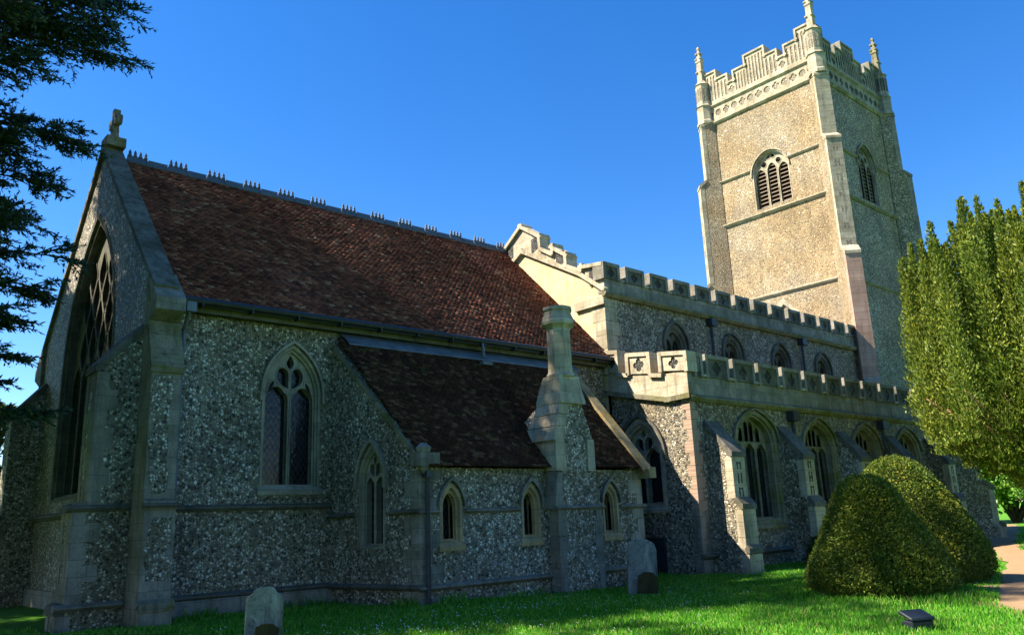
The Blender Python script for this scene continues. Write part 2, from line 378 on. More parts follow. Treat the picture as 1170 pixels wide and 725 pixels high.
def trefoil(x0, x1, v0, vs, rise, n=4):
    """light with a cusped head"""
    A = arc_pts(x0, x1, vs, rise, 6); w = x1-x0; xm = (x0+x1)/2
    L = []
    for (u, v) in A:
        t = abs(u-xm)/(w/2); c = math.exp(-((t-.62)/.16)**2)*.16
        L.append((u+(xm-u)*c*1.3, v-c*w*.22))
    return [(x0, v0)]+L+[(x1, v0)]
def quatre(cx, cy, r, n=5):
    L = []
    for q in range(4):
        a0 = q*math.pi/2
        px, py = cx+math.cos(a0)*r*.5, cy+math.sin(a0)*r*.5
        for i in range(n+1):
            a = a0-1.9+3.8*i/n*1; L.append((px+math.cos(a)*r*.44, py+math.sin(a)*r*.44))
    return L
def NF(y): return lambda u, v, n: (u, y-n, v)        # faces north
def EF(x): return lambda u, v, n: (x-n, u, v)        # faces east, u runs south
def WF(x): return lambda u, v, n: (x+n, u, v)
def GF(o, U):                                        # any upright frame: U along the wall, facing left of U turned to -90
    U = Vector(U).normalized(); N = Vector((U.y, -U.x, 0)); o = Vector(o)
    return lambda u, v, n: tuple(o+U*u+N*n+Vector((0, 0, v)))

# ------------------------------------------------------------------ ground, paths
def axis(lo, hi, fine0, fine1, step):
    a = list(np.arange(fine0, fine1+1e-6, step)); x = fine0; s = step
    while x > lo: s *= 1.35; x -= s; a.insert(0, x)
    x = fine1; s = step
    while x < hi: s *= 1.35; x += s; a.append(x)
    return a
ax_, ay_ = axis(-900, 900, -4, 42, .5), axis(-900, 900, -2, 26, .5)
V = np.array([(x, y, gz(x, y)) for y in ay_ for x in ax_]); nx = len(ax_)
F = np.array([(j*nx+i, j*nx+i+1, (j+1)*nx+i+1, (j+1)*nx+i) for j in range(len(ay_)-1) for i in range(nx-1)])
g = np_mesh('ground', V, F, turf); g['kind'] = 'structure'; g['label'] = 'mown green churchyard grass around the church'
for p in g.data.polygons: p.use_smooth = True
def ribbon(name, pts, widths, label):
    P = spline(pts+[pts[-1]], 6)[:-(6)]; n = len(P)
    V = []; F = []
    for i, p in enumerate(P):
        t = Vector(P[min(i+1, n-1)])-Vector(P[max(i-1, 0)])
        if t.length < 1e-6: t = Vector((1, 0))
        t.normalize(); q = Vector((-t.y, t.x)); wd = np.interp(i/(n-1), np.linspace(0, 1, len(widths)), widths)
        for s in np.linspace(-1, 1, 7):
            e = s*(wd/2+(.12*math.sin(i*1.3+s)+.1*math.sin(i*2.9)) *abs(s)); x, y = p[0]+q.x*e, p[1]+q.y*e
            V.append((x, y, gz(x, y)+.028-.012*abs(s)**3))
    for i in range(n-1):
        for j in range(6): F.append((i*7+j, i*7+j+1, i*7+j+8, i*7+j+7))
    o = np_mesh(name, np.array(V), np.array(F), path_m); o['kind'] = 'structure'; o['label'] = label; return o
ribbon('path', [(8, -2), (12.6, 3.0), (15.2, 4.9), (19.5, 6.3), (25.8, 8.35), (31, 10.6), (37, 12.6), (46, 15.4), (56, 18.6)], [.95, .95, .95, 1.0, 1.1, 1.2], 'worn sandy footpath running past the yews')
ribbon('path', [(14.4, 4.5), (15.6, 5.6), (17.0, 6.5), (18.6, 6.2)], [.5, .7, .6, .2], 'bare sandy spur of the footpath beside the clipped yews')

# ------------------------------------------------------------------ the church
church = thing('church', 'medieval flint church with red tiled chancel, battlemented nave and tall square tower', 'church', (21, 20.5, 0))
XE, YN, YV, XA, YA, YNV, XT = 5.28, 17.2, 14.4, 19.2, 14.05, 17.0, 37.0
RZ, EZ, RY = 11.36, 6.5, 21.75        # chancel ridge and eave

def window(fr, uc, v0, a, vs, rise, kind, mat=stone_win, sur=.16, depth=.26, hood=True, stops=True, wallhole=None, sill=True, hoodmat=None, splay=.09, tdep=.12, hw=.075):
    """a stone window: surround, splayed reveal, mullions and tracery in one mesh; glass (or louvres), hood and sill as children"""
    x0, x1 = uc-a, uc+a
    full = arch(x0-sur, x1+sur, v0-sur*.6, vs, rise*(1+sur/a*.9), 8); mid = arch(x0, x1, v0, vs, rise, 8)
    inn = arch(x0+splay, x1-splay, v0+splay*.6, vs, rise*(1-splay/a), 8)
    m = MB()
    P = full+[full[0]]; Q = mid+[mid[0]]; R_ = inn+[inn[0]]
    m.ring(fr, P, Q, .012, -.06)
    k = len(m.v)                                     # splayed reveal
    m.v += [tuple(fr(u, v, -.0)) for u, v in Q]+[tuple(fr(u, v, -depth)) for u, v in R_]; n = len(Q)
    m.f += [(k+i, k+i+1, k+n+i+1, k+n+i) for i in range(n-1)]
    m.ring(fr, [(uc+(u-uc)*1.0, v) for u, v in P], R_, -.065, -depth-tdep-.12)
    b = a-splay; s0 = v0+splay*.6; holes = []; r = rise*(1-splay/a)
    T = lambda pts, k=4: [(uc+u*b, vs+v*b) for u, v in spline(pts, k)]
    mir = lambda pts: [(-u, v) for u, v in pts]
    mw = max(.07, a*.12)
    if kind == 'lancet':
        holes.append(arch(x0+splay+.03, x1-splay-.03, s0+.03, vs, r*.94, 8))
    elif kind in ('two', 'ytwo'):
        e = .035
        hd = vs+(.02 if kind == 'two' else -.05)*b
        for q in (-1, 1):
            xa, xb = sorted((uc+q*mw/2, uc+q*(b-e))); holes.append(trefoil(xa, xb, s0+e, hd-.2*b, .52*b))
        eye = [(-.06, .30), (-.24, .34), (-.46, .52), (-.52, .8), (-.40, 1.02), (-.2, 1.03), (-.07, .86), (-.055, .55)]
        sc = r/b/1.66
        for pts in (eye, mir(eye)): holes.append(T([(u, v*sc) for u, v in pts]))
        holes.append(T([(0, 1.02*sc), (.15, 1.2*sc), (.1, 1.38*sc), (0, 1.54*sc), (-.1, 1.38*sc), (-.15, 1.2*sc)]))
        side = [(-.86, .14*sc), (-.66, .36*sc), (-.62, .55*sc), (-.76, .42*sc)]
        if kind == 'two':
            for pts in (side, mir(side)): holes.append(T(pts, 3))
    elif kind.startswith('perp'):
        nl = int(kind[4]); lw = (2*b-.06)/nl; hd = vs-.35*b/ (nl/3); tops = lambda u: vs+r*(.78*math.sqrt(max(0, 1-((u-uc)/b)**2))+.22*(1-abs(u-uc)/b))-.05
        for i in range(nl):
            xa = uc-b+.03+i*lw+(.0 if i == 0 else mw*.4); xb = uc-b+.03+(i+1)*lw-(0 if i == nl-1 else mw*.4)
            holes.append(trefoil(xa, xb, s0+.04, hd, lw*.45))
            for q in (0, 1):
                pa = xa+(xb-xa)*(.5*q)+(.025 if q else 0); pb = xa+(xb-xa)*(.5*q+.5)-(0 if q else .025)
                base = hd+lw*.55; t0 = min(tops(pa), tops(pb), tops((pa+pb)/2))
                if t0-base > .16: holes.append(arch(pa, pb, base, t0-(pb-pa)*.6, (pb-pa)*.55, 4))
    elif kind == 'clere':
        for q in (-1, 1):
            xa, xb = sorted((uc+q*mw/2, uc+q*(b-.02))); holes.append(arch(xa, xb, s0+.02, vs-.05, .75*b, 5))
        holes.append(T([(0, .86), (.13, 1.05), (0, 1.3), (-.13, 1.05)], 3))
    elif kind == 'louvre':
        lw = (2*b-.04)/3
        for i in range(3):
            xa = uc-b+.02+i*lw+(0 if i == 0 else mw*.45); xb = uc-b+.02+(i+1)*lw-(0 if i == 2 else mw*.45)
            hh = vs+(.55*r-lw*.8 if i == 1 else -.12*b)
            holes.append(arch(xa, xb, s0+.02, hh, lw*.7, 5))
        eye = [(-.36, .50), (-.52, .52), (-.60, .66), (-.5, .82), (-.36, .84), (-.28, .68)]
        for pts in (eye, mir(eye)): holes.append(T([(u, v*r/b/1.35) for u, v in pts], 3))
        for q in (-1, 1): holes.append(T([(q*.02, 1.02*r/b/1.35), (q*.24, .98*r/b/1.35), (q*.2, 1.15*r/b/1.35), (q*.03, 1.27*r/b/1.35)], 3))
    elif kind == 'ret':
        lw = (2*b-.06)/5; hd = vs-.4
        for i in range(5):
            xa = uc-b+.03+i*lw+.05; xb = uc-b+.03+(i+1)*lw-.05; holes.append(trefoil(xa, xb, s0+.05, hd, lw*.6))
        ins = lambda u, v: (abs(u-uc) < b) and v < arch_h(u)
        def arch_h(u):
            w_ = 2*b; R = (w_*w_/4+r*r)/w_; d = abs(u-uc); q = R*R-(d+R-b)**2
            return vs+math.sqrt(q) if q > 0 else vs
        ch_ = lw*1.25
        for row in range(9):
            for c in range(-3, 4):
                cu = uc+(c+(0 if row % 2 else .5))*lw; cv = hd+lw*1.05+row*ch_*.62
                cell = spline([(cu, cv-ch_*.52), (cu+lw*.2, cv-ch_*.3), (cu+lw*.37, cv), (cu+lw*.2, cv+ch_*.3), (cu, cv+ch_*.52), (cu-lw*.2, cv+ch_*.3), (cu-lw*.37, cv), (cu-lw*.2, cv-ch_*.3)], 3)
                if all(ins(u, v+.07) and ins(u+.07, v) and ins(u-.07, v) for u, v in cell): holes.append(cell)
    plate = arch(x0+splay-.02, x1-splay+.02, s0-.02, vs, r*1.01, 8)
    cw = .03 if a > .5 else .015
    m.prism(fr, plate, -depth+.03, -depth-tdep, [h for h in holes], 0, 0)
    for h in holes:                                   # a raised inner roll, so that the bars are not flat
        oh = offset(h, cw); m.ring(fr, oh+[oh[0]], h+[h[0]], -depth+.05, -depth-tdep*.5)
    o = m.build('window', mat, church)
    gl = MB(); gl.prism(fr, offset(plate, -.005), -depth-tdep-.012 if kind != 'louvre' else -depth-.5, -depth-tdep-.03 if kind != 'louvre' else -depth-.52)
    if kind == 'louvre':
        gl.build('belfry_void', dark_in, o)
        lv = MB(); top = vs+r*.75; z = s0+.08
        while z < top:
            t = max(0, (z-vs)/r); lh = b*math.sqrt(max(.05, 1-t*t))-.02
            c0 = [fr(u, v, n) for u in (uc-lh, uc+lh) for v, n in ((z, -depth-.02), (z+.05, -depth-.02), (z+.24, -depth-.34), (z+.2, -depth-.36))]
            lv.add(c0, [(0, 1, 5, 4), (1, 2, 6, 5), (2, 3, 7, 6), (3, 0, 4, 7), (0, 1, 2, 3), (4, 5, 6, 7)]); z += .215
        lv.build('louvre', louvre_w, o)
    else: gl.build('glass', glass, o)
    if hood:
        H = MB(); hs = sur+.02
        A0 = arc_pts(x0-hs, x1+hs, vs, rise*(1+hs/a*.9), 10); A1 = arc_pts(x0-hs-hw, x1+hs+hw, vs, rise*(1+(hs+hw)/a*.9), 10)
        H.ring(fr, A1, A0, .09, -.02)
        A2 = arc_pts(x0-hs-.04, x1+hs+.04, vs, rise*(1+(hs+.04)/a*.9), 10); H.ring(fr, A2, A0, .055, -.021)
        if stops:
            for q, u in ((-1, x0-hs-hw), (1, x1+hs)): H.fbox(fr, u-.015, u+hw+.015, vs-.16, vs+.01, .102, -.02)
        H.build('hood_mould', hoodmat or mat, o)
    if sill:
        S_ = MB(); z = v0-sur*.6
        k = [(x0-sur, z+.02), (x1+sur, z+.02)]
        pts = [fr(u, v, n) for u in (x0-sur-.05, x1+sur+.05) for v, n in ((z-.14, -.05), (z-.14, .05), (z-.03, .06), (z+.07, -.05))]
        S_.add(pts, [(0, 1, 2, 3), (4, 5, 6, 7), (0, 1, 5, 4), (1, 2, 6, 5), (2, 3, 7, 6), (3, 0, 4, 7)]).build('sill', mat, o)
    return offset(full, -.02)

def string(name, fr, u0, u1, v, h=.14, p=.1, mat=stone, parent=None):
    m = MB(); pts = [fr(u, vv, n) for u in (u0, u1) for vv, n in ((v-h, -.05), (v-h, p*.35), (v-h*.55, p), (v-h*.3, p), (v, .0), (v, -.05))]
    m.add(pts, [tuple(range(6)), tuple(range(6, 12))]+[(i, (i+1) % 6, 6+(i+1) % 6, 6+i) for i in range(6)])
    return m.build(name, mat, parent or church)
def quoins(name, cx, cy, da, db, z0, z1, mat, h=.34, long_=.48, short=.26, pr=.012):
    """alternate long and short blocks wrapped round a corner; da, db run along the two faces away from it"""
    m = MB(); z = z0; i = 0; da = Vector((da[0], da[1], 0)); db = Vector((db[0], db[1], 0)); c = Vector((cx, cy, 0))-(da+db)*pr
    while z < z1-.1:
        hh = min(h*random.uniform(.85, 1.15), z1-z); la, lb = (long_, short) if i % 2 else (short, long_)
        la *= random.uniform(.85, 1.1); lb *= random.uniform(.85, 1.1)
        for d, l in ((da, la), (db, lb)):
            o = db if d is da else da
            q = [c, c+d*l, c+d*l+o*.1, c+o*.1]
            if d is db: q = [p+o*.1+Vector((0, 0, 0)) if j in (0, 3) and False else p for j, p in enumerate(q)]
            g_ = .006
            m.add([p+Vector((0, 0, zz)) for zz in (z+g_, z+hh-g_) for p in q], [(0, 1, 2, 3), (4, 5, 6, 7), (0, 1, 5, 4), (1, 2, 6, 5), (2, 3, 7, 6), (3, 0, 4, 7)])
        z += hh; i += 1
    # the two legs of a block share the corner: nudge the second leg so that no faces coincide
    vs_ = []
    for k in range(0, len(m.v), 16):
        vs_ += m.v[k:k+8]
        vs_ += [(x+da.x*.002+db.x*.098, y+da.y*.002+db.y*.098, z+(.003 if z < m.v[k+12][2] else -.003)) for x, y, z in m.v[k+8:k+16]]
    m.v = vs_
    return m.build(name, mat, church)
def profile_prism(o, out, wid, prof, w0, w1):
    """polygon (projection, z) extruded sideways"""
    o = Vector(o); out = Vector((out[0], out[1], 0)).normalized(); wd = Vector((wid[0], wid[1], 0)).normalized()
    n = len(prof); m = MB()
    m.add([o+out*p+wd*wv+Vector((0, 0, z)) for wv in (w0, w1) for p, z in prof], [tuple(range(n)), tuple(range(n, 2*n))]+[(i, (i+1) % n, n+(i+1) % n, n+i) for i in range(n)])
    return m
def buttress(o, out, wid, w, stages, mat, facing=None, fmat=stone_lit, capmat=stone_dark, name='buttress', back=-.05, inlay=None, every=1):
    """stages: (z0, z1, projection, height of the weathering above)"""
    prof = [(back, stages[0][0])]; caps = []
    for i, (z0, z1, p, wh) in enumerate(stages):
        prof += [(p, z0), (p, z1)]
        nxt = stages[i+1][2] if i+1 < len(stages) else 0
        prof.append((nxt, z1+wh)); caps.append((p, z1, nxt, z1+wh))
    prof.append((back, prof[-1][1]))
    cl = [prof[0]]
    for q in prof[1:]:
        if abs(q[0]-cl[-1][0])+abs(q[1]-cl[-1][1]) > 1e-6: cl.append(q)
    b = profile_prism(o, out, wid, cl, -w/2, w/2).build(name, mat, church)
    for p, z, q, zz in caps:                          # stone weatherings
        if zz-z < .02: continue
        m = MB()
        t = .07; d = Vector((q-p, zz-z)).normalized(); nn = Vector((d.y, -d.x)); nn = nn if nn.x > 0 else -nn
        pr = [(p+.05, z-.09), (p+.05, z+.0), (p+nn.x*t, z+nn.y*t), (q+nn.x*t, zz+nn.y*t), (q-.03, zz-.05), (p-.03, z-.09)]
        s = profile_prism(o, out, wid, pr, -w/2-.03, w/2+.03); m.add(s.v, s.f); m.build('weathering', capmat, b)
    if facing:
        il = MB(); o_ = Vector(o); ou = Vector((out[0], out[1], 0)).normalized(); wd = Vector((wid[0], wid[1], 0)).normalized()
        for k, (z0, z1, p, wh) in enumerate(stages):
            m = MB()
            z = z0+.01; cnt = 0
            while z < z1-.12:
                h = min(random.uniform(.3, .48), z1-.09-z)
                if h < .08: break
                for s0, s1 in (((-w/2-.006, w/2+.006),) if facing == 'full' else ((-w/2-.006, -w/2+.17*random.uniform(.9, 1.2)), (w/2-.17*random.uniform(.9, 1.2), w/2+.006))):
                    fr = lambda u, v, n, p=p: tuple(o_+ou*(p+n)+wd*u+Vector((0, 0, v)))
                    m.fbox(fr, s0, s1, z+.004, z+h-.004, .014, -.22)
                if inlay and facing == 'full' and k in inlay and h > .22 and cnt % every == 0:
                    fr = lambda u, v, n, p=p: tuple(o_+ou*(p+n)+wd*u+Vector((0, 0, v)))
                    sh = random.choice((0, 1, 2)); q = w*.17
                    il.fbox(fr, -q, -q*.4, z+.05, z+h-.05, .018, 0); il.fbox(fr, q*.4, q, z+.05, z+h-.05, .018, 0)
                    if sh < 2: il.fbox(fr, -q*.4, q*.4, z+h*(.4 if sh else .68), z+h*(.55 if sh else .8), .0175, 0)
                z += h; cnt += 1
            if m.v: m.build('facing_stone', stone_pink if name == 'tower_buttress' and k == 3 and fmat is stone_tower else fmat, b)
        if il.v: il.build('flushwork_inlay', fl_warm if name == 'tower_buttress' else flint_dark, b)
    return b

def coping_path(m, fr, pts, t, n0, n1):
    for i in range(len(pts)-1):
        p, q = Vector(pts[i]), Vector(pts[i+1]); d = (q-p)
        if d.length < 1e-4: continue
        d.normalize(); nn = Vector((-d.y, d.x)); e = t*.98
        j = .002*(i % 3); ex = d*e*.9
        a, b = p-ex*(1 if i else .5), q+ex*(1 if i < len(pts)-2 else .5)
        a2, b2 = a-nn*.02, b-nn*.02; c1, c0 = b+nn*(t+j), a+nn*(t+j)
        m.add([fr(u, v, n) for n in (n0+j, n1-j) for u, v in (a2, b2, c1, c0)], [(0, 1, 2, 3), (4, 5, 6, 7), (0, 1, 5, 4), (1, 2, 6, 5), (2, 3, 7, 6), (3, 0, 4, 7)])
def merlon(fr, u0, u1, v0, v1, th, parent, mat, cap, slope=0, panel=True, label=None, capt=.1):
    """one battlement with its coping and a quatrefoil panel"""
    m = MB(); z = lambda u, v: v+slope*(u-u0)
    m.prism(fr, [(u0, v0+slope*0), (u1, z(u1, v0)), (u1, z(u1, v1)), (u0, z(u0, v1))], 0, -th)
    if panel:
        c = (u0+u1)/2; cv = z(c, (v0+v1)/2); r = min(u1-u0, v1-v0)*.40
        m.prism(fr, [(u0+.012, z(u0, v0)+.01), (u1-.012, z(u1, v0)+.01), (u1-.012, z(u1, v1)-.01), (u0+.012, z(u0, v1)-.01)], .045, .002, [quatre(c, cv, r)])
    o = m.build('merlon', mat, parent)
    k = MB()
    coping_path(k, fr, [(u0-.0, z(u0, v0)+.02), (u0-.0, z(u0, v1)), (u1+.0, z(u1, v1)), (u1+.0, z(u1, v0)+.02)], capt, .09, -th-.05)
    k.build('coping', cap, o if False else parent)
    if panel:
        q = MB(); q.prism(fr, [(c-r*1.02, cv-r*1.02), (c+r*1.02, cv-r*1.02), (c+r*1.02, cv+r*1.02), (c-r*1.02, cv+r*1.02)], .014, -.01)
        q.build('flushwork_inlay', flint_dark, parent)
    return o

# ---- roof tiles as real overlapping tiles
def tiles(name, O, U, Vd, lu, lv, mat, parent, gauge=.095, wd=.155, edge=None, rough=1.0, umin=None, umax=None):
    O, U, Vd = np.array(O), np.array(U), np.array(Vd); N = np.cross(U, Vd); N /= np.linalg.norm(N)
    if N[2] < 0: N = -N
    R = int(lv/gauge)+1; K = int(lu/wd)+2
    j, i = np.meshgrid(np.arange(R), np.arange(K), indexing='ij'); j = j.ravel(); i = i.ravel(); n = len(i)
    u0 = i*wd-(j % 2)*wd*.5+rng.normal(0, .004, n); v0 = j*gauge+rng.normal(0, .006, n)
    keep = (u0 > -wd*.6) & (u0 < lu-.02)
    if umin is not None: keep &= (u0 > umin(v0)-wd*.4) & (u0 < umax(v0)-wd*.3)
    u0, v0, j = u0[keep], v0[keep], j[keep]; n = len(u0)
    L = .22; w_ = wd-.006; t = .011
    lift = .026+np.abs(rng.normal(0, .005, n))*rough+.012*np.sin(u0*1.1+1)*np.sin(v0*.9)
    tilt = rng.normal(0, .005, n)*rough; rot = rng.normal(0, .012, n)*rough
    top = np.minimum(v0+L, lv+.05)
    def P(du, v, h): return O+np.outer(u0+du+(v-v0)*rot, U)+np.outer(v, Vd)+np.outer(h, N)
    sag = -.045*np.sin(np.pi*u0/lu)*np.sin(np.pi*np.clip(v0/lv, 0, 1))+.018*np.sin(u0*1.3+v0*.5)*np.sin(v0*.8+.4)
    A = [P(0*u0, v0, lift+tilt+sag), P(w_+0*u0, v0, lift-tilt+sag), P(w_+0*u0, top, .004+sag), P(0*u0, top, .004+sag)]
    B = [P(0*u0, v0, lift+tilt+sag-t), P(w_+0*u0, v0, lift-tilt+sag-t), P(w_+0*u0, top, .004-t+sag), P(0*u0, top, .004-t+sag)]
    V = np.stack(A+B, 1).reshape(-1, 3); b = (np.arange(n)*8)[:, None]
    F = np.concatenate([b+np.array(q) for q in ((0, 1, 2, 3), (4, 7, 6, 5), (0, 4, 5, 1), (1, 5, 6, 2), (3, 2, 6, 7), (0, 3, 7, 4))], 0)
    return np_mesh(name, V, F, mat, parent)

# ================= chancel
h1 = window(NF(YN), 8.52, 2.55, .665, 4.6, 1.1, 'two', stone_win, .05, .17, hw=.05, splay=.045)
m = MB(); m.prism(NF(YN), [(XE+.02, -.3), (19.15, -.3), (19.15, 6.38), (XE+.02, 6.38)], 0, -.5, [h1]); m.build('chancel_wall', flint_near, church)
MB().box(XE+.5, 19.2, 26.0, 26.5, -.3, 6.4).build('chancel_wall', flint_near, church)
hE = window(EF(XE), 21.85, 2.62, 2.15, 5.9, 3.75, 'ret', stone_dark, .12, .28, sill=False, stops=False, hood=False)
gz_top = lambda y: 11.62-1.0*abs(y-RY)
m = MB(); m.prism(EF(XE), [(17.205, -.3), (26.2, -.3), (26.2, gz_top(26.2)-.05), (RY, gz_top(RY)-.05), (17.205, gz_top(17.205)-.05)], 0, -.45, [hE]); m.build('chancel_wall', flint_near, church, label='east gable wall round the great window')
m = MB()
coping_path(m, EF(XE), [(26.75, gz_top(26.75)), (RY, gz_top(RY))], .1, .08, -.42)
coping_path(m, EF(XE-.001), [(RY, gz_top(RY)), (16.75, gz_top(16.75))], .1, .08, -.42)
m.v = [tuple(p) for p in m.v]
m.build('gable_coping', stone_cop, church)
for y0, y1 in ((16.5, 17.2), (26.2, 26.9)):            # kneelers
    m = MB()
    yi, yo = (y1, y0) if y0 < 20 else (y0, y1)
    fr = EF(XE)
    m.prism(fr, [(yi, gz_top(yi)-.06), (yo, gz_top(yo)-.06), (yo, gz_top(yo)-.32), (yi, gz_top(yo)-.62)], .09, -.5)
    m.build('kneeler', stone, church)
c0 = (XE+.2, RY)                                    # gable cross
m = MB(); zc = gz_top(RY)+.1
m.box(c0[0]-.24, c0[0]+.24, c0[1]-.26, c0[1]+.26, zc-.1, zc+.16)
m.lathe(c0, [(.2, zc+.16), (.14, zc+.22), (.11, zc+.3), (.1, zc+.42)], 8)
fr = EF(XE+.13)
m.prism(fr, spline([(RY-.1, zc+.36), (RY-.07, zc+.56), (RY-.3, zc+.52), (RY-.36, zc+.66), (RY-.3, zc+.8), (RY-.08, zc+.75), (RY-.13, zc+.98), (RY, zc+1.04), (RY+.13, zc+.98), (RY+.08, zc+.75), (RY+.3, zc+.8), (RY+.36, zc+.66), (RY+.3, zc+.52), (RY+.07, zc+.56), (RY+.1, zc+.36)], 3), .0, -.15)
m.build('gable_cross', stone_moss, church)
# roof
sl = (RZ-EZ)/(RY-16.88); L_ = math.hypot(RZ-EZ+.0, RY-16.88)
vd = np.array([0, RY-16.88, RZ-EZ])/L_
m = MB(); m.add([(XE+.5, 16.95, EZ+.02), (19.2, 16.95, EZ+.02), (19.2, RY, RZ-.05), (XE+.5, RY, RZ-.05), (XE+.5, 26.6, EZ+.02), (19.2, 26.6, EZ+.02)], [(0, 1, 2, 3), (3, 2, 5, 4)])
ro = m.build('chancel_roof', tile_red, church)
tiles('roof_tiles', (XE+.47, 16.82, EZ-.06+.03), (1, 0, 0), vd, 19.22-XE-.47, L_+.03, tile_red, ro)
tiles('roof_tiles', (XE+.47, 26.68, EZ-.03), (1, 0, 0), np.array([0, -(RY-16.88), RZ-EZ])/L_, 19.22-XE-.47, L_+.03, tile_red, ro, gauge=.2)
m = MB(); cr = MB()                                   # ridge ware with cresting
x = XE+.55; i = 0
while x < 19.15:
    x2 = min(x+.54, 19.18); RZ_ = RZ; RZ = RZ-.035*math.sin(math.pi*(x-5.8)/13.4)+random.uniform(-.012, .012)
    m.tube([(x, RY, RZ+.0), (x2-.012, RY, RZ+.0)], .13, 8)
    m.tube([(x2-.05, RY, RZ+.005), (x2-.005, RY, RZ+.005)], .145, 8)
    cr.box(x+.01, x2-.02, RY-.02, RY+.02, RZ+.1, RZ+.19)
    if i % 2 == 0:
        for q in range(4):
            xc = x+.07+q*.135
            cr.lathe((xc, RY), [(.05, RZ+.17), (.06, RZ+.22), (.035, RZ+.26), (.045, RZ+.3), (.008, RZ+.38)], 5)
    x += .54; i += 1; RZ = RZ_
m.build('ridge_tiles', lead_dark, church); cr.build('ridge_cresting', lead_dark, church)
m = MB(); m.tube([(XE+.25, 16.74, EZ-.11), (19.35, 16.74, EZ-.08)], .075, 8); m.box(XE+.3, 19.3, 16.8, 16.86, EZ-.2, EZ-.06)
for x in np.arange(6.2, 19, 1.1): m.box(x-.015, x+.015, 16.68, 16.9, EZ-.24, EZ-.1)
m.build('gutter', iron, church)
MB().box(XE+.5, 19.14, 16.99, 17.21, 6.2, 6.385).build('eaves_board', stone_dark, church)
m = MB(); m.tube([(5.95, 16.74, EZ-.1), (5.95, 16.8, 6.1), (5.97, 17.08, 5.8), (5.97, 17.1, 5.2), (5.97, 17.1, .15)], .045, 8); m.box(5.86, 6.06, 16.66, 16.84, 6.12, 6.33)
m.build('drainpipe', lead, church)
string('string_course', NF(YN), 5.8, 9.5, 2.2, .14, .1, stone_dark)
string('string_course', EF(XE), 17.3, 26.1, 2.28, .18, .16, stone_dark)
string('plinth', NF(YN), 5.6, 10, .46, .14, .12, stone_dark)
MB().box(5.6, 9.6, 17.1, 17.3, -.3, .34).build('plinth', stone, church)
MB().box(XE-.1, XE+.2, 17.3, 26.1, -.3, .42).build('plinth', stone, church)
# angle buttresses of the chancel
def wrapped(o, out, wid, w, stages, mat, **k): return buttress(o, out, wid, w, stages, mat, **k)
wrapped((5.5, YN, 0), (0, -1), (1, 0), .58, [(-.3, .36, .86, .06), (.36, 2.2, .76, .04), (2.2, 4.85, .64, 1.0), (5.85, 6.35, .26, .42)], stone, capmat=stone_moss)
wrapped((XE, 17.62, 0), (-1, 0), (0, 1), .7, [(-.3, .36, 1.22, .06), (.36, 2.2, 1.1, .04), (2.2, 4.9, .86, .95)], flint_near, facing='quoin', fmat=stone, capmat=stone_dark)
quoins('quoin', XE-1.1, 17.27, (1, 0), (0, 1), .42, 2.1, stone, .36, .5, .28); quoins('quoin', XE-.86, 17.27, (1, 0), (0, 1), 2.26, 4.85, stone, .38, .36, .22)
for nm, fr, u0, u1, z0, z1 in (('n', NF(YN-.762), 5.3, 5.7, .8, 1.95), ('n', NF(YN-.642), 5.3, 5.68, 2.4, 4.7)):
    P_ = [(u0+random.uniform(-.1, .1) if s < 8 else u1+random.uniform(-.1, .1), z0+(z1-z0)*(s % 8)/7 if s < 8 else z1-(z1-z0)*(s % 8)/7) for s in range(16)]
    m = MB(); m.prism(fr, P_, .006, -.05); m.build('flint_panel', flint_near, church)
string('string_course', NF(YN-.762), 5.17, 5.83, 2.24, .13, .09, stone_dark); string('string_course', NF(17.27), 4.06, 5.16, 2.24, .13, .09, stone_dark)
string('plinth', NF(YN-.78), 5.15, 5.83, .46, .13, .1, stone); string('plinth', NF(17.27), 3.98, 5.16, .46, .13, .12, stone)
wrapped((XE, 25.9, 0), (-1, 0), (0, 1), .7, [(-.3, 2.2, 1.0, .05), (2.2, 4.9, .8, .95)], flint_near)
wrapped((5.6, 26.2, 0), (0, 1), (1, 0), .7, [(-.3, 2.2, 1.9, .05), (2.2, 4.2, 1.6, 1.9)], flint_near)
# a low lean-to beyond the south-east corner
m = MB(); m.prism(EF(5.9), [(25.4, -.3), (31.5, -.3), (31.5, 3.6), (25.4, 6.0)], 0, -.4); m.build('chapel_wall', flint_near, church)
m = MB(); m.add([(5.75, 25.4, 6.05), (12, 25.4, 6.05), (12, 31.9, 3.55), (5.75, 31.9, 3.55), (5.75, 25.4, 5.9), (12, 25.4, 5.9), (12, 31.9, 3.4), (5.75, 31.9, 3.4)], [(0, 1, 2, 3), (4, 5, 6, 7), (0, 1, 5, 4), (1, 2, 6, 5), (2, 3, 7, 6), (3, 0, 4, 7)])
m.build('chapel_roof', tile_brown, church)

# ================= vestry
P0, P1 = Vector((9.52, YN, 0)), Vector((10.05, YV, 0))       # its east wall stands a little askew
frV = GF(P0, P1-P0); lenV = (P1-P0).length
t_ = frV(0, 0, 1); 
if t_[0] > P0.x: frV = (lambda f: (lambda u, v, n: f(u, v, -n)))(frV)
hv = window(frV, 1.42, 1.2, .36, 2.6, .70, 'ytwo', stone_win, .06, .14, sill=False, hw=.055, splay=.045)
cz = lambda u: 6.02-1.02*u
m = MB(); m.prism(frV, [(.0, -.3), (lenV, -.3), (lenV, cz(lenV)), (0, cz(0))], 0, -.35, [hv]); m.build('vestry_wall', flint_near, church)
m = MB(); coping_path(m, frV, [(.15, cz(.15)), (lenV+.12, cz(lenV+.12))], -.11, .07, -.4)
m.build('vestry_coping', stone_moss, church)
m = MB()                                               # kneeler with a carved corbel at the foot of the coping
pk = frV(lenV, 0, 0)
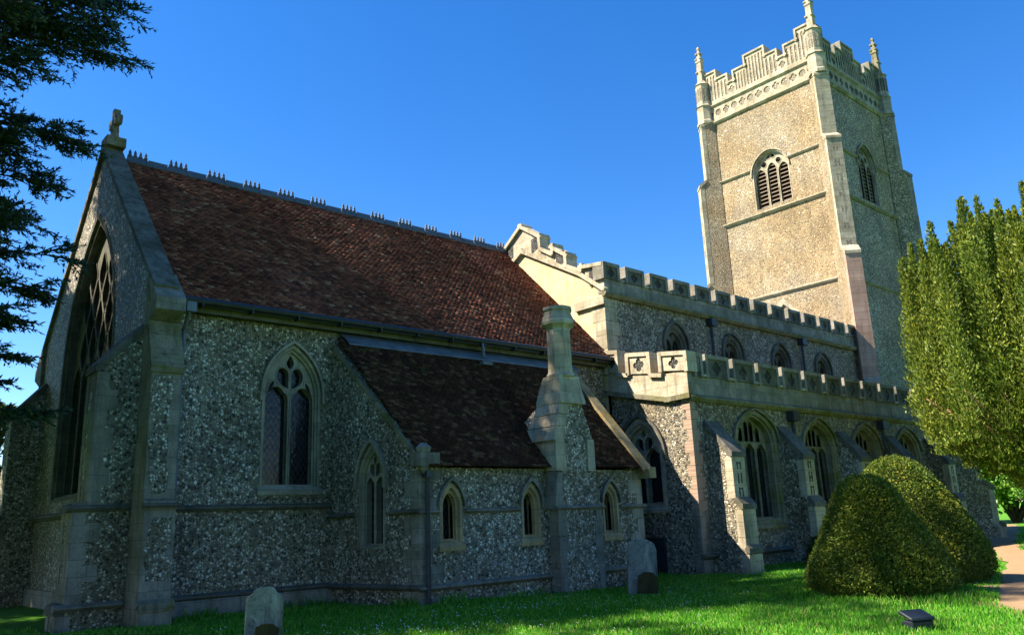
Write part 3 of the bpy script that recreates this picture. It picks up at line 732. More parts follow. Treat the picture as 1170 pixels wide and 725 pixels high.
m.box(pk[0]-.1, pk[0]+.4, YV-.22, YV+.15, cz(lenV)-.3, cz(lenV)-.02); m.lathe((pk[0]+.06, YV-.1), [(.03, 2.66), (.1, 2.75), (.13, 2.9), (.16, 2.98), (.12, 3.05), (.17, 3.2), (.06, 3.3)], 8)
m.build('kneeler', stone, church)
V_W = 17.2
hw_ = [window(NF(YV), c, 1.24, .23, 1.98, .40, 'lancet', stone_tan, .07, .17, stops=False, splay=.06, hoodmat=stone, hw=.05) for c in (10.88, 13.2, 15.95)]
m = MB(); m.prism(NF(YV), [(P1.x+.02, -.35), (V_W, -.35), (V_W, 2.8), (P1.x+.02, 2.8)], 0, -.35, hw_); m.build('vestry_wall', flint_near, church)
m = MB(); m.prism(WF(V_W), [(YV+.02, -.3), (YN-.0, -.3), (YN, 6.0), (YV+.02, 2.9)], 0, -.35); m.build('vestry_wall', flint_near, church)
gaps = [10.1, 10.55, 11.21, 12.87, 13.53, 13.64]
for a, b in ((10.1, 10.52), (11.24, 12.84), (13.56, 13.67), (15.21, 15.59), (16.31, 17.3)): string('string_course', NF(YV), a, b, 1.93, .11, .09, stone)
string('string_course', frV, .0, .86, 1.95, .12, .08, stone_dark); string('string_course', frV, 2.0, lenV+.08, 1.95, .12, .08, stone_dark)
string('plinth', NF(YV), 10.0, 17.3, .42, .13, .11, stone); string('plinth', frV, 0, lenV+.1, .44, .13, .1, stone_dark)
quoins('quoin', P1.x, YV, (-(P1-P0).normalized()).xy, (1, 0), -.2, 2.75, stone)
quoins('quoin', V_W, YV, (-1, 0), (0, 1), -.2, 2.75, stone_win)
m = MB(); m.tube([(10.2, YV-.14, 2.72), (10.2, YV-.1, 2.5), (10.2, YV-.1, -.2)], .05, 8); m.box(10.12, 10.28, YV-.2, YV-.02, 2.58, 2.72); m.build('drainpipe', iron, church)
for z in (.9, 1.8): pass
va, vb = Vector((10.0, YV-.22, 2.78)), Vector((9.62, 16.98, 6.0))
rise_v = math.hypot(16.98-(YV-.22), 6.0-2.78); vv = np.array([0, 16.98-(YV-.22), 6.0-2.78])/rise_v
m = MB(); m.add([(10.05, YV-.18, 2.8), (17.3, YV-.18, 2.86), (17.3, 16.98, 6.0), (9.65, 16.98, 6.0)], [(0, 1, 2, 3)])
rv = m.build('vestry_roof', tile_brown, church)
chx0, chx1 = 13.72, 15.03
tiles('roof_tiles', (9.55, YV-.24, 2.79), (1, 0, .008), vv, 17.32-9.55, rise_v, tile_brown, rv, gauge=.09, umin=lambda v: .55-.13*v, umax=lambda v: 7.62+0*v)
m = MB(); m.add([(9.75, 16.98, 5.92), (19.1, 16.98, 5.98), (19.1, 16.98, 6.2), (9.75, 16.98, 6.16), (9.7, 16.7, 5.82), (17.4, 16.7, 5.86)], [(0, 1, 2, 3)])
m = MB(); m.add([(9.7, 17.15, 6.16), (17.6, 17.15, 6.19), (17.6, 16.92, 6.05), (9.7, 16.92, 6.02), (17.6, 16.76, 5.88), (9.75, 16.76, 5.85)], [(0, 1, 2, 3), (3, 2, 4, 5)])
m.v += [(x, y, z+.03) for x, y, z in m.v]; m.f += [(6, 7, 8, 9), (9, 8, 10, 11), (5, 4, 10, 11), (0, 1, 7, 6)]
m.build('lead_flashing', lead, church)
m = MB(); m.tube([(13.85, 16.74, EZ-.12), (13.85, 16.72, 5.95)], .04, 8); m.box(13.68, 14.02, 16.55, 16.9, 5.72, 5.80); m.build('drainpipe', lead, church)
m = MB(); coping_path(m, WF(V_W), [(14.1, 2.78), (17.0, 6.15)], .08, .1, -.24); m.v = [tuple(p) for p in m.v]; m.build('vestry_coping', stone_ochre, church, label='ochre lichened coping beside the aisle')
m = MB(); m.box(V_W-.1, V_W+.16, 13.98, 14.4, 2.58, 2.86); m.build('kneeler', stone_tan, church)
# chimney breast and stack
m = MB(); fr = NF(YV)
m.add([fr(13.70, -.3, .4), fr(15.16, -.3, .4), fr(15.16, 1.9, .4), fr(13.70, 1.9, .4), fr(13.70, -.3, -.02), fr(15.16, -.3, -.02), fr(15.16, 1.9, -.02), fr(13.70, 1.9, -.02)], [(0, 1, 2, 3), (0, 1, 5, 4), (1, 2, 6, 5), (2, 3, 7, 6), (3, 0, 4, 7)])
m.add([fr(u, z, n) for n in (.38, -.02) for u, z in ((13.70, 1.9), (15.2, 1.9), (15.1, 2.35), (14.98, 2.72), (13.78, 2.72), (13.76, 2.35))], [(0, 1, 2, 3, 4, 5), (6, 7, 8, 9, 10, 11)]+[(i, (i+1) % 6, 6+(i+1) % 6, 6+i) for i in range(6)])
cb = m.build('chimney_breast', flint_near, church)
m = MB()
for z in np.arange(-.2, 1.75, .36):
    m.fbox(fr, 13.69, 13.69+random.uniform(.2, .3), z, z+.35, .412, .1); m.fbox(fr, 15.17-random.uniform(.18, .28), 15.17, z, z+.35, .412, .1)
m.add([fr(u, z, n) for n in (.40, -.02) for u, z in ((13.62, 1.86), (13.86, 1.86), (13.9, 2.72), (13.74, 2.72))], [(0, 1, 2, 3), (4, 5, 6, 7), (0, 1, 5, 4), (1, 2, 6, 5), (2, 3, 7, 6), (3, 0, 4, 7)])
m.build('quoin', stone, cb)
string('string_course', NF(YV-.39), 13.6, 15.26, 1.93, .11, .09, stone, cb)
# stack: north face flint, east face dressed stone
YS = 14.0
def slab(pN, pS, mat, name, parent, label=None):
    """frustum-like block: pN list of (x0,x1,yN,yS,z)"""
    m = MB(); k = []
    for (x0, x1, yn, ys, z) in pN: m.v += [(x0, yn, z), (x1, yn, z), (x1, ys, z), (x0, ys, z)]
    n = len(pN); m.f += [(0, 1, 2, 3), tuple(4*(n-1)+i for i in range(4))]
    for i in range(n-1):
        for j in range(4): m.f.append((4*i+j, 4*i+(j+1) % 4, 4*i+4+(j+1) % 4, 4*i+4+j))
    return m.build(name, mat, parent, label=label)
st = slab([(13.74, 15.02, YS, 15.8, 2.70), (13.74, 15.02, YS, 15.8, 3.5), (13.98, 14.72, YS+.03, 14.85, 4.36)], None, flint_near, 'chimney_stack', church)
m = MB()                                               # dressed east side in three weathered courses
for (xa, xb, z0, z1, ys0, ys1) in ((13.70, 13.72, 2.74, 3.46, 15.25, 15.25), (13.66, 13.76, 3.46, 3.78, 15.22, 15.0), (13.76, 13.84, 3.8, 4.08, 15.0, 14.84), (13.84, 13.93, 4.1, 4.36, 14.84, 14.8)):
    m.v_ = None
    m.add([(xa, YS-.02, z0), (xa+.34, YS-.02, z0), (xa+.34, ys0, z0), (xa, ys0, z0), (xb, YS-.012, z1), (xb+.3, YS-.012, z1), (xb+.3, ys1, z1), (xb, ys1, z1)], [(0, 1, 2, 3), (4, 5, 6, 7), (0, 1, 5, 4), (1, 2, 6, 5), (2, 3, 7, 6), (3, 0, 4, 7)])
m.add([(14.78, YS-.02, 2.74), (15.04, YS-.02, 2.74), (15.04, 14.3, 2.74), (14.78, 14.3, 2.74), (14.80, YS-.02, 3.5), (15.04, YS-.02, 3.5), (15.04, 14.3, 3.5), (14.8, 14.3, 3.5)], [(0, 1, 2, 3), (4, 5, 6, 7), (0, 1, 5, 4), (1, 2, 6, 5), (2, 3, 7, 6), (3, 0, 4, 7)])
m.build('quoin', stone_lit, st)
slab([(13.92, 14.80, YS-.05, 14.82, 4.36), (13.92, 14.80, YS-.05, 14.82, 4.42), (13.98, 14.72, YS+.02, 14.72, 4.82), (14.0, 14.70, YS+.04, 14.6, 5.06)], None, stone_lit, 'weathering', st)
m = MB(); cc = (14.33, 14.31); rt = math.pi/8
m.lathe(cc, [(.37, 5.05), (.37, 5.1), (.325, 5.16), (.315, 6.26), (.34, 6.3), (.44, 6.38), (.45, 6.46), (.38, 6.62), (.36, 6.72), (.4, 6.76), (.38, 6.84), (.24, 6.86)], 8, rt)
m.build('octagonal_flue', stone_lit, st)

# ================= nave
NAX = 20.75
nz = lambda y: 11.05-.56*abs(y-NAX)                    # string line of the nave gable
m = MB(); m.prism(EF(XA), [(YNV+.004, 4), (24.5, 4), (24.5, nz(24.5)), (NAX, nz(NAX)), (18.0, nz(18.0)), (YNV+.004, 8.72)], 0, -.5); m.build('nave_wall', render_c, church, label='plastered east gable of the nave above the chancel roof')
hc = [window(NF(YNV), c, 6.75, .5, 7.3, .62, 'clere', stone_dark, .14, .22, sill=False) for c in (22.75, 26.2, 29.55, 32.9)]
m = MB(); m.prism(NF(YNV), [(XA+.01, 4.0), (36.9, 4.0), (36.9, 8.6), (XA+.01, 8.6)], -.0, -.5, hc); m.build('nave_wall', flint_aisle, church)
MB().box(XA+.5, 36.9, 24.0, 24.5, 0, 9.4).build('nave_wall', flint_aisle, church)
quoins('quoin', XA, YNV, (0, 1), (1, 0), 6.4, 8.5, stone_lit, .42, .6, .5)
# gable parapet, stepped down to the corner
pt = [(NAX, 12.1), (19.75, 11.42), (19.72, 10.95), (19.2, 10.62), (19.18, 10.86), (18.5, 10.38), (18.48, 9.98), (17.9, 9.66), (17.88, 9.78), (16.95, 9.66)]
pt[1:] = pt[1:]
sd_ = [(2*NAX-u, v) for u, v in pt[::-1]]
prof = sd_[:-1]+pt
m = MB(); base = [(16.95, 8.72), (18.0, nz(18.0)), (NAX, nz(NAX)), (2*NAX-18, nz(18)), (2*NAX-16.93, 8.72)]
m.prism(EF(XA-.03), [(u, v) for u, v in prof]+base, .0, -.36)
gp = m.build('parapet', stone_lit, church, label='stepped gable parapet of the nave')
m = MB(); coping_path(m, EF(XA-.03), prof, .1, .1, -.42); m.v = [tuple(p) for p in m.v]
m.build('coping', stone_lit, gp)
m = MB(); coping_path(m, EF(XA-.0), base, .12, .12, -.05); m.build('string_course', stone_lit, gp)
m = MB()
for cu, cv in ((20.05, 11.2), (18.84, 10.32), (17.35, 9.28), (21.45, 11.2)):
    m = MB(); m.prism(EF(XA-.034), [(cu-.2, cv-.25+.1), (cu+.2, cv-.25-.05), (cu+.2, cv+.2), (cu-.2, cv+.3)][::1], .014, 0); m.build('flushwork_inlay', flint_dark, gp)
m = MB(); m.box(XA-.1, XA+.02, YNV-.06, YNV+1.25, 8.28, 8.56); m.build('corbel_stone', stone_lit, church)
m = MB(); m.prism(NF(YNV-.07), [(XA-.026, 8.66), (36.7, 8.66), (36.7, 9.14), (XA-.026, 9.14)], 0, -.3)
npar = m.build('parapet', stone, church, label='north parapet of the nave')
string('string_course', NF(YNV-.07), XA-.12, 36.72, 8.72, .2, .13, stone_moss, npar)
mx = [(19.18, 19.78)]+[(20.26+i*1.268, 21.03+i*1.268) for i in range(13)]
for (a, b) in mx:
    if b > 36.6: break
    merlon(NF(YNV-.07), a, b, 9.14, 9.58, .33, npar, stone_dark, stone)  # north battlements in darker stone, their shade put into the colour
for i in range(len(mx)-1): MB().fbox(NF(YNV-.03), mx[i][1]+.1, mx[i+1][0]-.1, 9.14, 9.2, .08, -.38).build('coping', stone_lit, npar)
for x in (24.85, 31.2):
    m = MB(); m.box(x-.16, x+.16, YNV-.26, YNV+.02, 8.24, 8.5); m.tube([(x, YNV-.1, 8.25), (x, YNV-.1, 5.8)], .055, 8); m.build('drainpipe', iron, church)
m = MB(); m.add([(XA+.3, 17.2, 9.0), (37, 17.2, 9.0), (37, NAX, 10.7), (XA+.3, NAX, 10.7), (XA+.3, 24.4, 9.0), (37, 24.4, 9.0)], [(0, 1, 2, 3), (3, 2, 5, 4)]); m.build('nave_roof', lead, church)

# ================= north aisle
az = lambda y: 4.93 if y < 14.75 else 4.93+.22*(y-14.75)
hA = window(EF(XA), 15.95, 1.9, .72, 3.35, .98, 'two', stone_win, .13, .2, sill=True, hoodmat=stone_dark)
m = MB(); m.prism(EF(XA), [(YA+.004, -.4), (17.1, -.4), (17.1, az(17.1)), (14.75, az(14.75)), (YA+.004, az(14))], 0, -.5, [hA]); m.build('aisle_wall', flint_aisle, church)
hn = [window(NF(YA), 22.42, 1.35, 1.02, 3.72, .82, 'perp3', stone_moss, .17, .3, stops=False),
      window(NF(YA), 26.25, 1.35, .95, 3.68, .78, 'perp3', stone_moss, .17, .3, stops=False),
      window(NF(YA), 29.65, 1.35, .95, 3.66, .78, 'perp3', stone_moss, .17, .3, stops=False),
      window(NF(YA), 33.1, 1.35, .95, 3.66, .78, 'perp3', stone_moss, .17, .3, stops=False)]
m = MB(); m.prism(NF(YA), [(XA+.006, -.4), (37.0, -.4), (37.0, 4.9), (XA+.006, 4.9)], 0, -.5, hn); m.build('aisle_wall', flint_aisle, church)
MB().box(36.5, 37.0, YA+.51, 17.0, -.3, 5.6).build('aisle_wall', flint_aisle, church)
quoins('quoin', XA, YA, (0, 1), (1, 0), 1.7, 4.85, brick, .3, .3, .16); quoins('quoin', XA, YA, (0, 1), (1, 0), -.3, 1.7, stone, .36, .3, .24)
# parapets
m = MB(); bt = [(YA-.03, 4.9), (14.75, 4.9), (17.05, az(17.05)-.03)]
tp = [(17.05, 6.05), (16.6, 5.95), (16.05, 5.85), (15.4, 5.72), (14.7, 5.64), (YA-.03, 5.62)]
m.prism(EF(XA-.03), bt+tp, 0, -.33); ep = m.build('parapet', stone_lit, church, label='east parapet of the aisle rising to the nave')
m = MB(); coping_path(m, EF(XA-.0), [(17.05, az(17.05)), (14.75, 4.93), (YA-.05, 4.95)], .12, .12, -.04); m.build('string_course', stone_moss, ep)
for a, b, z0, z1 in ((14.02, 14.86, 5.62, 6.1), (15.36, 16.12, 5.74, 6.3), (16.62, 17.02, 5.96, 6.58)): merlon(EF(XA-.03), a, b, z0, z1, .33, ep, stone_lit, stone_lit, .13)
m = MB(); coping_path(m, EF(XA-.034), [(15.3, 5.72), (14.92, 5.66)], .1, .09, -.36); coping_path(m, EF(XA-.034), [(16.56, 5.94), (16.2, 5.86)], .1, .09, -.36); m.build('coping', stone_lit, ep)
m = MB(); m.prism(NF(YA-.03), [(XA+.302, 4.9), (36.9, 4.9), (36.9, 5.5), (XA+.302, 5.5)], 0, -.33)
m.prism(NF(YA-.034), [(XA-.026, 4.91), (XA+.31, 4.91), (XA+.31, 5.615), (XA-.026, 5.615)], 0, -.2)
np2 = m.build('parapet', stone, church, label='north parapet of the aisle')
string('string_course', NF(YA-.03), XA-.06, 36.95, 4.95, .2, .13, stone_moss, np2)
ax2 = [(19.52, 19.76)]+[(20.1+1.398*i, 21.08+1.398*i) for i in range(12)]
for a, b in ax2:
    if b < 36.9: merlon(NF(YA-.03), a, b, 5.5, 6.08, .36, np2, stone_dark, stone, panel=b-a > .5)  # darker stone than the east merlons: the shade is in the colour
m = MB(); m.prism(NF(14.018), [(19.19, 5.64), (19.73, 5.64), (19.73, 6.06), (19.19, 6.06)], .045, .0, [quatre(19.46, 5.85, .18)]); m.build('merlon_panel', stone, np2)
m = MB(); m.prism(NF(14.018), [(19.27, 5.66), (19.65, 5.66), (19.65, 6.04), (19.27, 6.04)], .012, -.01); m.build('flushwork_inlay', flint_dark, np2)
for i in range(len(ax2)-1): MB().fbox(NF(YA-.03), ax2[i][1]+.1, ax2[i+1][0]-.1, 5.5, 5.57, .08, -.38).build('coping', stone_lit, np2)
m = MB(); m.add([(XA+.3, 14.3, 5.0), (37, 14.3, 5.0), (37, 17.0, 5.7), (XA+.3, 17.0, 5.7)], [(0, 1, 2, 3)]); m.build('aisle_roof', lead, church)
for x in (24.55, 30.9):
    m = MB(); m.box(x-.2, x+.2, YA-.26, YA+.02, 4.42, 4.72); m.tube([(x, YA-.1, 4.43), (x, YA-.1, 0)], .055, 8); m.build('drainpipe', iron, church)
for x in (20.1, 23.95, 27.75, 31.4, 34.95):
    buttress((x, YA, 0), (0, -1), (1, 0), .62, [(-.35, .62, 1.05, .08), (.62, 1.78, .98, .2), (1.98, 3.22, .8, .95)], flint_aisle, facing='full', inlay=(2,), capmat=stone_dark)
string('plinth', NF(YA), XA-.08, 37, .55, .16, .12, stone_dark)
buttress((37.0, YA, 0), (.7, -.7), (.7, .7), .7, [(-.3, .7, 1.6, .1), (.7, 2.2, 1.4, .3), (2.5, 3.9, 1.0, 1.0)], flint_aisle, facing='quoin', capmat=stone_dark)
# dark slab standing in for deep shade below the aisle east window
m = MB(); m.box(19.12, 19.19, 15.3, 16.8, -.3, 1.0); m.build('shade_slab', iron, church)

# ================= tower
TX0, TX1, TY0, TY1 = 37.0, 44.2, 17.3, 24.0
hT = window(EF(TX0), 20.55, 17.05, 1.02, 18.95, 1.12, 'louvre', stone_tower, .05, .2, splay=.04, hw=.06, stops=False, sill=False, hoodmat=stone_tower)
hN = window(NF(TY0), 41.0, 17.05, .95, 19.0, 1.22, 'louvre', stone, .05, .2, splay=.04, hw=.06, stops=False, sill=False)
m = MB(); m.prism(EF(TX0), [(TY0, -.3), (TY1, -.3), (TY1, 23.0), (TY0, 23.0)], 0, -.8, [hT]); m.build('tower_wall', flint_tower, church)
m = MB(); m.prism(NF(TY0+.003), [(TX0+.802, -.3), (TX1, -.3), (TX1, 23.0), (TX0+.802, 23.0)], 0, -.8, [hN]); m.build('tower_wall', flint_aisle, church, label='shaded grey north wall of the tower')  # greyer flint than the other sides, shade put into its colour
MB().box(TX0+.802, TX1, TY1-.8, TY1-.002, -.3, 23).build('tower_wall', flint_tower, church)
MB().box(TX1-.8, TX1-.002, TY0+.81, TY1-.81, -.3, 23).build('tower_wall', flint_tower, church)
MB().box(TX0+.5, TX1-.5, TY0+.5, TY1-.5, 22.9, 23.3).build('tower_roof', lead, church)
for z, a, h_, p in ((12.45, None, .18, .13), (16.88, None, .2, .16), (19.42, 'w', .16, .12)):
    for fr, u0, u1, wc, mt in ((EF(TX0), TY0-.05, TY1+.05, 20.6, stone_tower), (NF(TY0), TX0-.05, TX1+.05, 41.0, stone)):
        if a:
            string('string_course', fr, u0, wc-1.1, z, h_, p, mt); string('string_course', fr, wc+1.1, u1, z, h_, p, mt)
        else: string('string_course', fr, u0, u1, z, h_, p, mt)
m = MB(); m.prism(EF(TX0-.003), [(20.7-.9, 12.27-1.2), (20.7-.68, 12.27-1.2), (20.7, 11.72), (20.7+.68, 12.27-1.2), (20.7+.9, 12.27-1.2), (20.7, 12.05)], .1, -.02); m.build('roof_scar', stone_tower, church)
# frieze band, battlements with flushwork
def tower_top(fr, u0, u1, mt, back, nm, trim):
    L = u1-u0; m = MB(); q = []
    n = 13
    for i in range(n):
        c = u0+L*(i+.5)/n; q.append([(c+.2*math.cos(t), 23.49+.2*math.sin(t)) for t in np.linspace(0, 2*math.pi, 12, endpoint=False)] if i % 2 else quatre(c, 23.49, .24))
    m.prism(fr, [(u0, 23.0), (u1, 23.0), (u1, 23.97), (u0, 23.97)], .05, -.0, q); m.prism(fr, [(u0, 23.0), (u1, 23.0), (u1, 23.97), (u0, 23.97)], -.06, -.5)
    W = L/ (6.7)
    S_ = [0, .83, .83, 1.55, 1.55, 2.06, 2.06, 2.78, 2.78, 3.95, 3.95, 4.7, 4.7, 5.16, 5.16, 5.88, 5.88, 6.7]
    Z_ = [26.02, 26.02, 25.46, 25.46, 24.92, 24.92, 25.46, 25.46, 26.02, 26.02, 25.46, 25.46, 24.92, 24.92, 25.46, 25.46, 26.02, 26.02]
    top = [(u0+s*W, z) for s, z in zip(S_, Z_)]
    out = [(u0, 23.97), (u1, 23.97)]+top[::-1]
    hh = []
    for k in range(0, 18, 2):
        a, b, z = S_[k], S_[k+1], Z_[k]; nn = max(2, round((b-a)/.21))
        for i in range(nn):
            c = u0+(a+(b-a)*(i+.5)/nn)*W; ww = (b-a)/nn*W*.28
            if (k // 2 in (2, 6)): continue
            hh.append(arch(c-ww, c+ww, 24.28, z-.32, .14, 2))
    for k in (2, 6):
        c = u0+(S_[2*k]+S_[2*k+1])/2*W; hh.append(quatre(c, 24.5, .22))
    m.prism(fr, out, .045, .0, hh); m.prism(fr, out, -.06, -.42)
    p = m.build('parapet', mt, church, label=nm)
    b = MB(); b.prism(fr, offset(out, -.03), .014, -.055); b.prism(fr, [(u0+.02, 23.03), (u1-.02, 23.03), (u1-.02, 23.94), (u0+.02, 23.94)], .014, -.055); b.build('flushwork_inlay', back, p)
    c = MB(); coping_path(c, fr, top, .085, .11, -.46); c.build('coping', trim, p)
    string('string_course', fr, u0-.05, u1+.05, 24.06, .18, .16, trim, p); string('string_course', fr, u0-.05, u1+.05, 23.05, .2, .14, trim, p)
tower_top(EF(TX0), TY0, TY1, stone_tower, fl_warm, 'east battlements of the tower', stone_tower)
tower_top(NF(TY0), TX0+.0, TX1, stone, flint_dark, 'north battlements of the tower', stone)  # shaded sides: greyer stone and dark flushwork, the shade painted into both
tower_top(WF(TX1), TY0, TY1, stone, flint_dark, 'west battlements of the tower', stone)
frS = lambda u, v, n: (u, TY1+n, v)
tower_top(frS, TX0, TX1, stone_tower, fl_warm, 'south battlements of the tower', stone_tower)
s2 = math.sqrt(.5)
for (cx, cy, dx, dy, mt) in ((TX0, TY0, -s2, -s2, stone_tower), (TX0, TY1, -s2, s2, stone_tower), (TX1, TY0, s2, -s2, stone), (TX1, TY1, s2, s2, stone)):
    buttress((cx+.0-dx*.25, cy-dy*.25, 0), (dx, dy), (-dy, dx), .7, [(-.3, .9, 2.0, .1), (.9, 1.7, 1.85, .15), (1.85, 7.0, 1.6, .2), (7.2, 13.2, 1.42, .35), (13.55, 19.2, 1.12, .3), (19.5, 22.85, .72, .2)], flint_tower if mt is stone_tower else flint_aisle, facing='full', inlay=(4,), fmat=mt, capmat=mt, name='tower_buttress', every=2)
    m = MB(); tx, ty = cx+dx*.12, cy+dy*.12; ro_ = math.atan2(dy, dx)
    m.lathe((tx, ty), [(.5, 22.95), (.5, 23.12), (.44, 23.2), (.44, 24.0), (.5, 24.05), (.42, 24.15), (.40, 24.2), (.40, 25.4), (.46, 25.45), (.36, 25.55), (.26, 25.7)], 8, ro_+math.pi/8)
    tr = m.build('corner_turret', mt, church)
    m = MB(); m.lathe((tx, ty), [(.24, 25.6), (.2, 26.9), (.25, 26.96), (.25, 27.02), (.17, 27.2), (.14, 27.5), (.08, 27.75), (.13, 27.85), (.03, 28.0)], 4, ro_)
    for z in (26.3, 27.15, 27.5):
        for k in range(4):
            a = ro_+k*math.pi/2; r = .22 if z < 27 else .2-.12*(z-27.1); m.lathe((tx+r*math.cos(a), ty+r*math.sin(a)), [(.01, z-.07), (.08, z-.02), (.09, z+.03), (.02, z+.1)], 5)
    m.build('pinnacle', stone_moss if mt is stone else mt, tr)
    il = MB()
    for k in range(8):
        a = ro_+k*math.pi/4; r1 = .37; o_ = Vector((tx, ty, 0)); u__ = Vector((math.cos(a), math.sin(a), 0)); fr = lambda u, v, n: tuple(o_+u__*(r1+n)+Vector((-u__.y, u__.x, 0))*u+Vector((0, 0, v)))
        il.fbox(fr, -.11, -.03, 24.4, 25.2, .012, -.05); il.fbox(fr, .03, .11, 24.4, 25.2, .012, -.05)
    il.build('flushwork_inlay', fl_warm if mt is stone_tower else flint_dark, tr)
for z0, z1, p in ((-.3, .55, .42), (.55, 1.0, .3), (1.0, 1.5, .18)):
    MB().box(TX0+.6, TX1+p, TY0-p, TY0+.1, z0, z1-.06).build('plinth', flint_aisle, church); string('plinth', NF(TY0-p), TX0+.6, TX1+p+.05, z1, .12, .08, stone_dark)

# ------------------------------------------------------------------ foliage helpers
def quads(centers, d, up, ln, wd):
    """flat leaves: centre, long axis d, width axis up"""
    a = d*ln[:, None]*.5; b = up*wd[:, None]*.5
    V = np.stack([centers-a-b*.5, centers-b*0-a*0+b, centers+a, centers-b], 1)
    V = np.stack([centers-a, centers+b, centers+a, centers-b], 1).reshape(-1, 3)
    F = np.arange(len(V)).reshape(-1, 4); return V, F
def unit(v): return v/np.maximum(np.linalg.norm(v, axis=1, keepdims=True), 1e-9)
def rnd_dirs(n): return unit(rng.normal(size=(n, 3)))
def leaf_cloud(name, c, dirs, ln, wd, mat, parent=None, origin=None):
    n = len(c); up = unit(np.cross(dirs, rnd_dirs(n))); V, F = quads(c, dirs, up, ln, wd); return np_mesh(name, V, F, mat, parent, origin)

# ------------------------------------------------------------------ clipped yews
def topiary(x, y, H, R, prof, label, n, tilt, seed):
    r_ = np.random.default_rng(seed); z0 = gz(x, y)
    t = thing('clipped_yew', label, 'topiary', (x, y, z0))
    ph = r_.uniform(0, 6.28, 8)
    def rad(h, a):
        b = np.interp(h, [p[0] for p in prof], [p[1] for p in prof])
        return R*b*(1+.035*np.sin(2*a+ph[0]+h*2)+.03*np.sin(3*a+ph[1]-h*3)+.02*np.sin(5*a+ph[2]+h*7)+.012*np.sin(9*a+ph[3]+h*13))
    hh = np.linspace(.0, 1, 26); aa = np.linspace(0, 2*np.pi, 36, endpoint=False); V = []; 
    for h in hh:
        for a in aa:
            rr = float(rad(h, a))*.93; V.append((x+rr*math.cos(a)+tilt[0]*h, y+rr*math.sin(a)+tilt[1]*h, z0+.13+h*(H-.2)))
    F = [(i*36+j, i*36+(j+1) % 36, (i+1)*36+(j+1) % 36, (i+1)*36+j) for i in range(25) for j in range(36)]
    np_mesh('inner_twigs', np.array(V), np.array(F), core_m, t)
    # area-weighted sampling over the surface
    H_ = r_.uniform(0, 1, n*3); A_ = r_.uniform(0, 2*np.pi, n*3); rr = rad(H_, A_); dr = (rad(np.minimum(H_+.01, 1), A_)-rad(np.maximum(H_-.01, 0), A_))/(.02*H)
    wgt = rr*np.sqrt(1+dr**2); keep = r_.uniform(0, np.percentile(wgt, 99), n*3) < wgt; H_, A_, rr, dr = H_[keep][:n], A_[keep][:n], rr[keep][:n], dr[keep][:n]
    nn = unit(np.stack([np.cos(A_), np.sin(A_), -dr], 1)); k = len(H_)
    lump = .5+.5*np.sin(A_*11+H_*23+ph[4])*np.sin(H_*31+A_*5+ph[5])
    dep = r_.uniform(-.16, .03, k)+.05*lump
    gap = (H_ < .10) & (r_.uniform(0, 1, k) < .35)
    P = np.stack([x+rr*np.cos(A_)+tilt[0]*H_, y+rr*np.sin(A_)+tilt[1]*H_, z0+.1+H_*H-.05*(1-H_)*r_.uniform(0, 1, k)], 1)+nn*dep[:, None]
    P, nn = P[~gap], nn[~gap]; k = len(P)
    d = unit(nn*.75+r_.normal(size=(k, 3))*.55); up = unit(np.cross(d, r_.normal(size=(k, 3))))
    V, F = quads(P, d, up, r_.uniform(.035, .085, k), r_.uniform(.016, .034, k)); np_mesh('foliage', V, F, top_leaf, t)
    m = MB()
    for q in range(7):
        a = q*.9; m.tube([(x+.1*math.cos(a), y+.1*math.sin(a), z0-.1), (x+R*.3*math.cos(a), y+R*.3*math.sin(a), z0+.35), (x+R*.55*math.cos(a), y+R*.55*math.sin(a), z0+.7)], [.07, .05, .03], 5)
    m.build('trunk', wood_yew, t)
    return t
prof_l = [(0, .84), (.06, .98), (.15, 1.0), (.3, .87), (.5, .67), (.68, .51), (.82, .42), (.91, .33), (.97, .19), (1, .02)]
prof_r = [(0, .85), (.08, .98), (.2, 1.0), (.35, .93), (.55, .76), (.72, .58), (.84, .44), (.93, .29), (.98, .14), (1, .02)]
topiary(15.75, 7.5, 2.1, 1.36, prof_l, 'clipped bell-shaped yew standing nearest, mostly in shade with a brown-green face', 90000, (-.1, .12), 3)
topiary(18.75, 8.2, 2.58, 1.6, prof_r, 'taller clipped yew with a bright yellow-green sunlit top, behind the shaded one', 80000, (-.15, .1), 4)

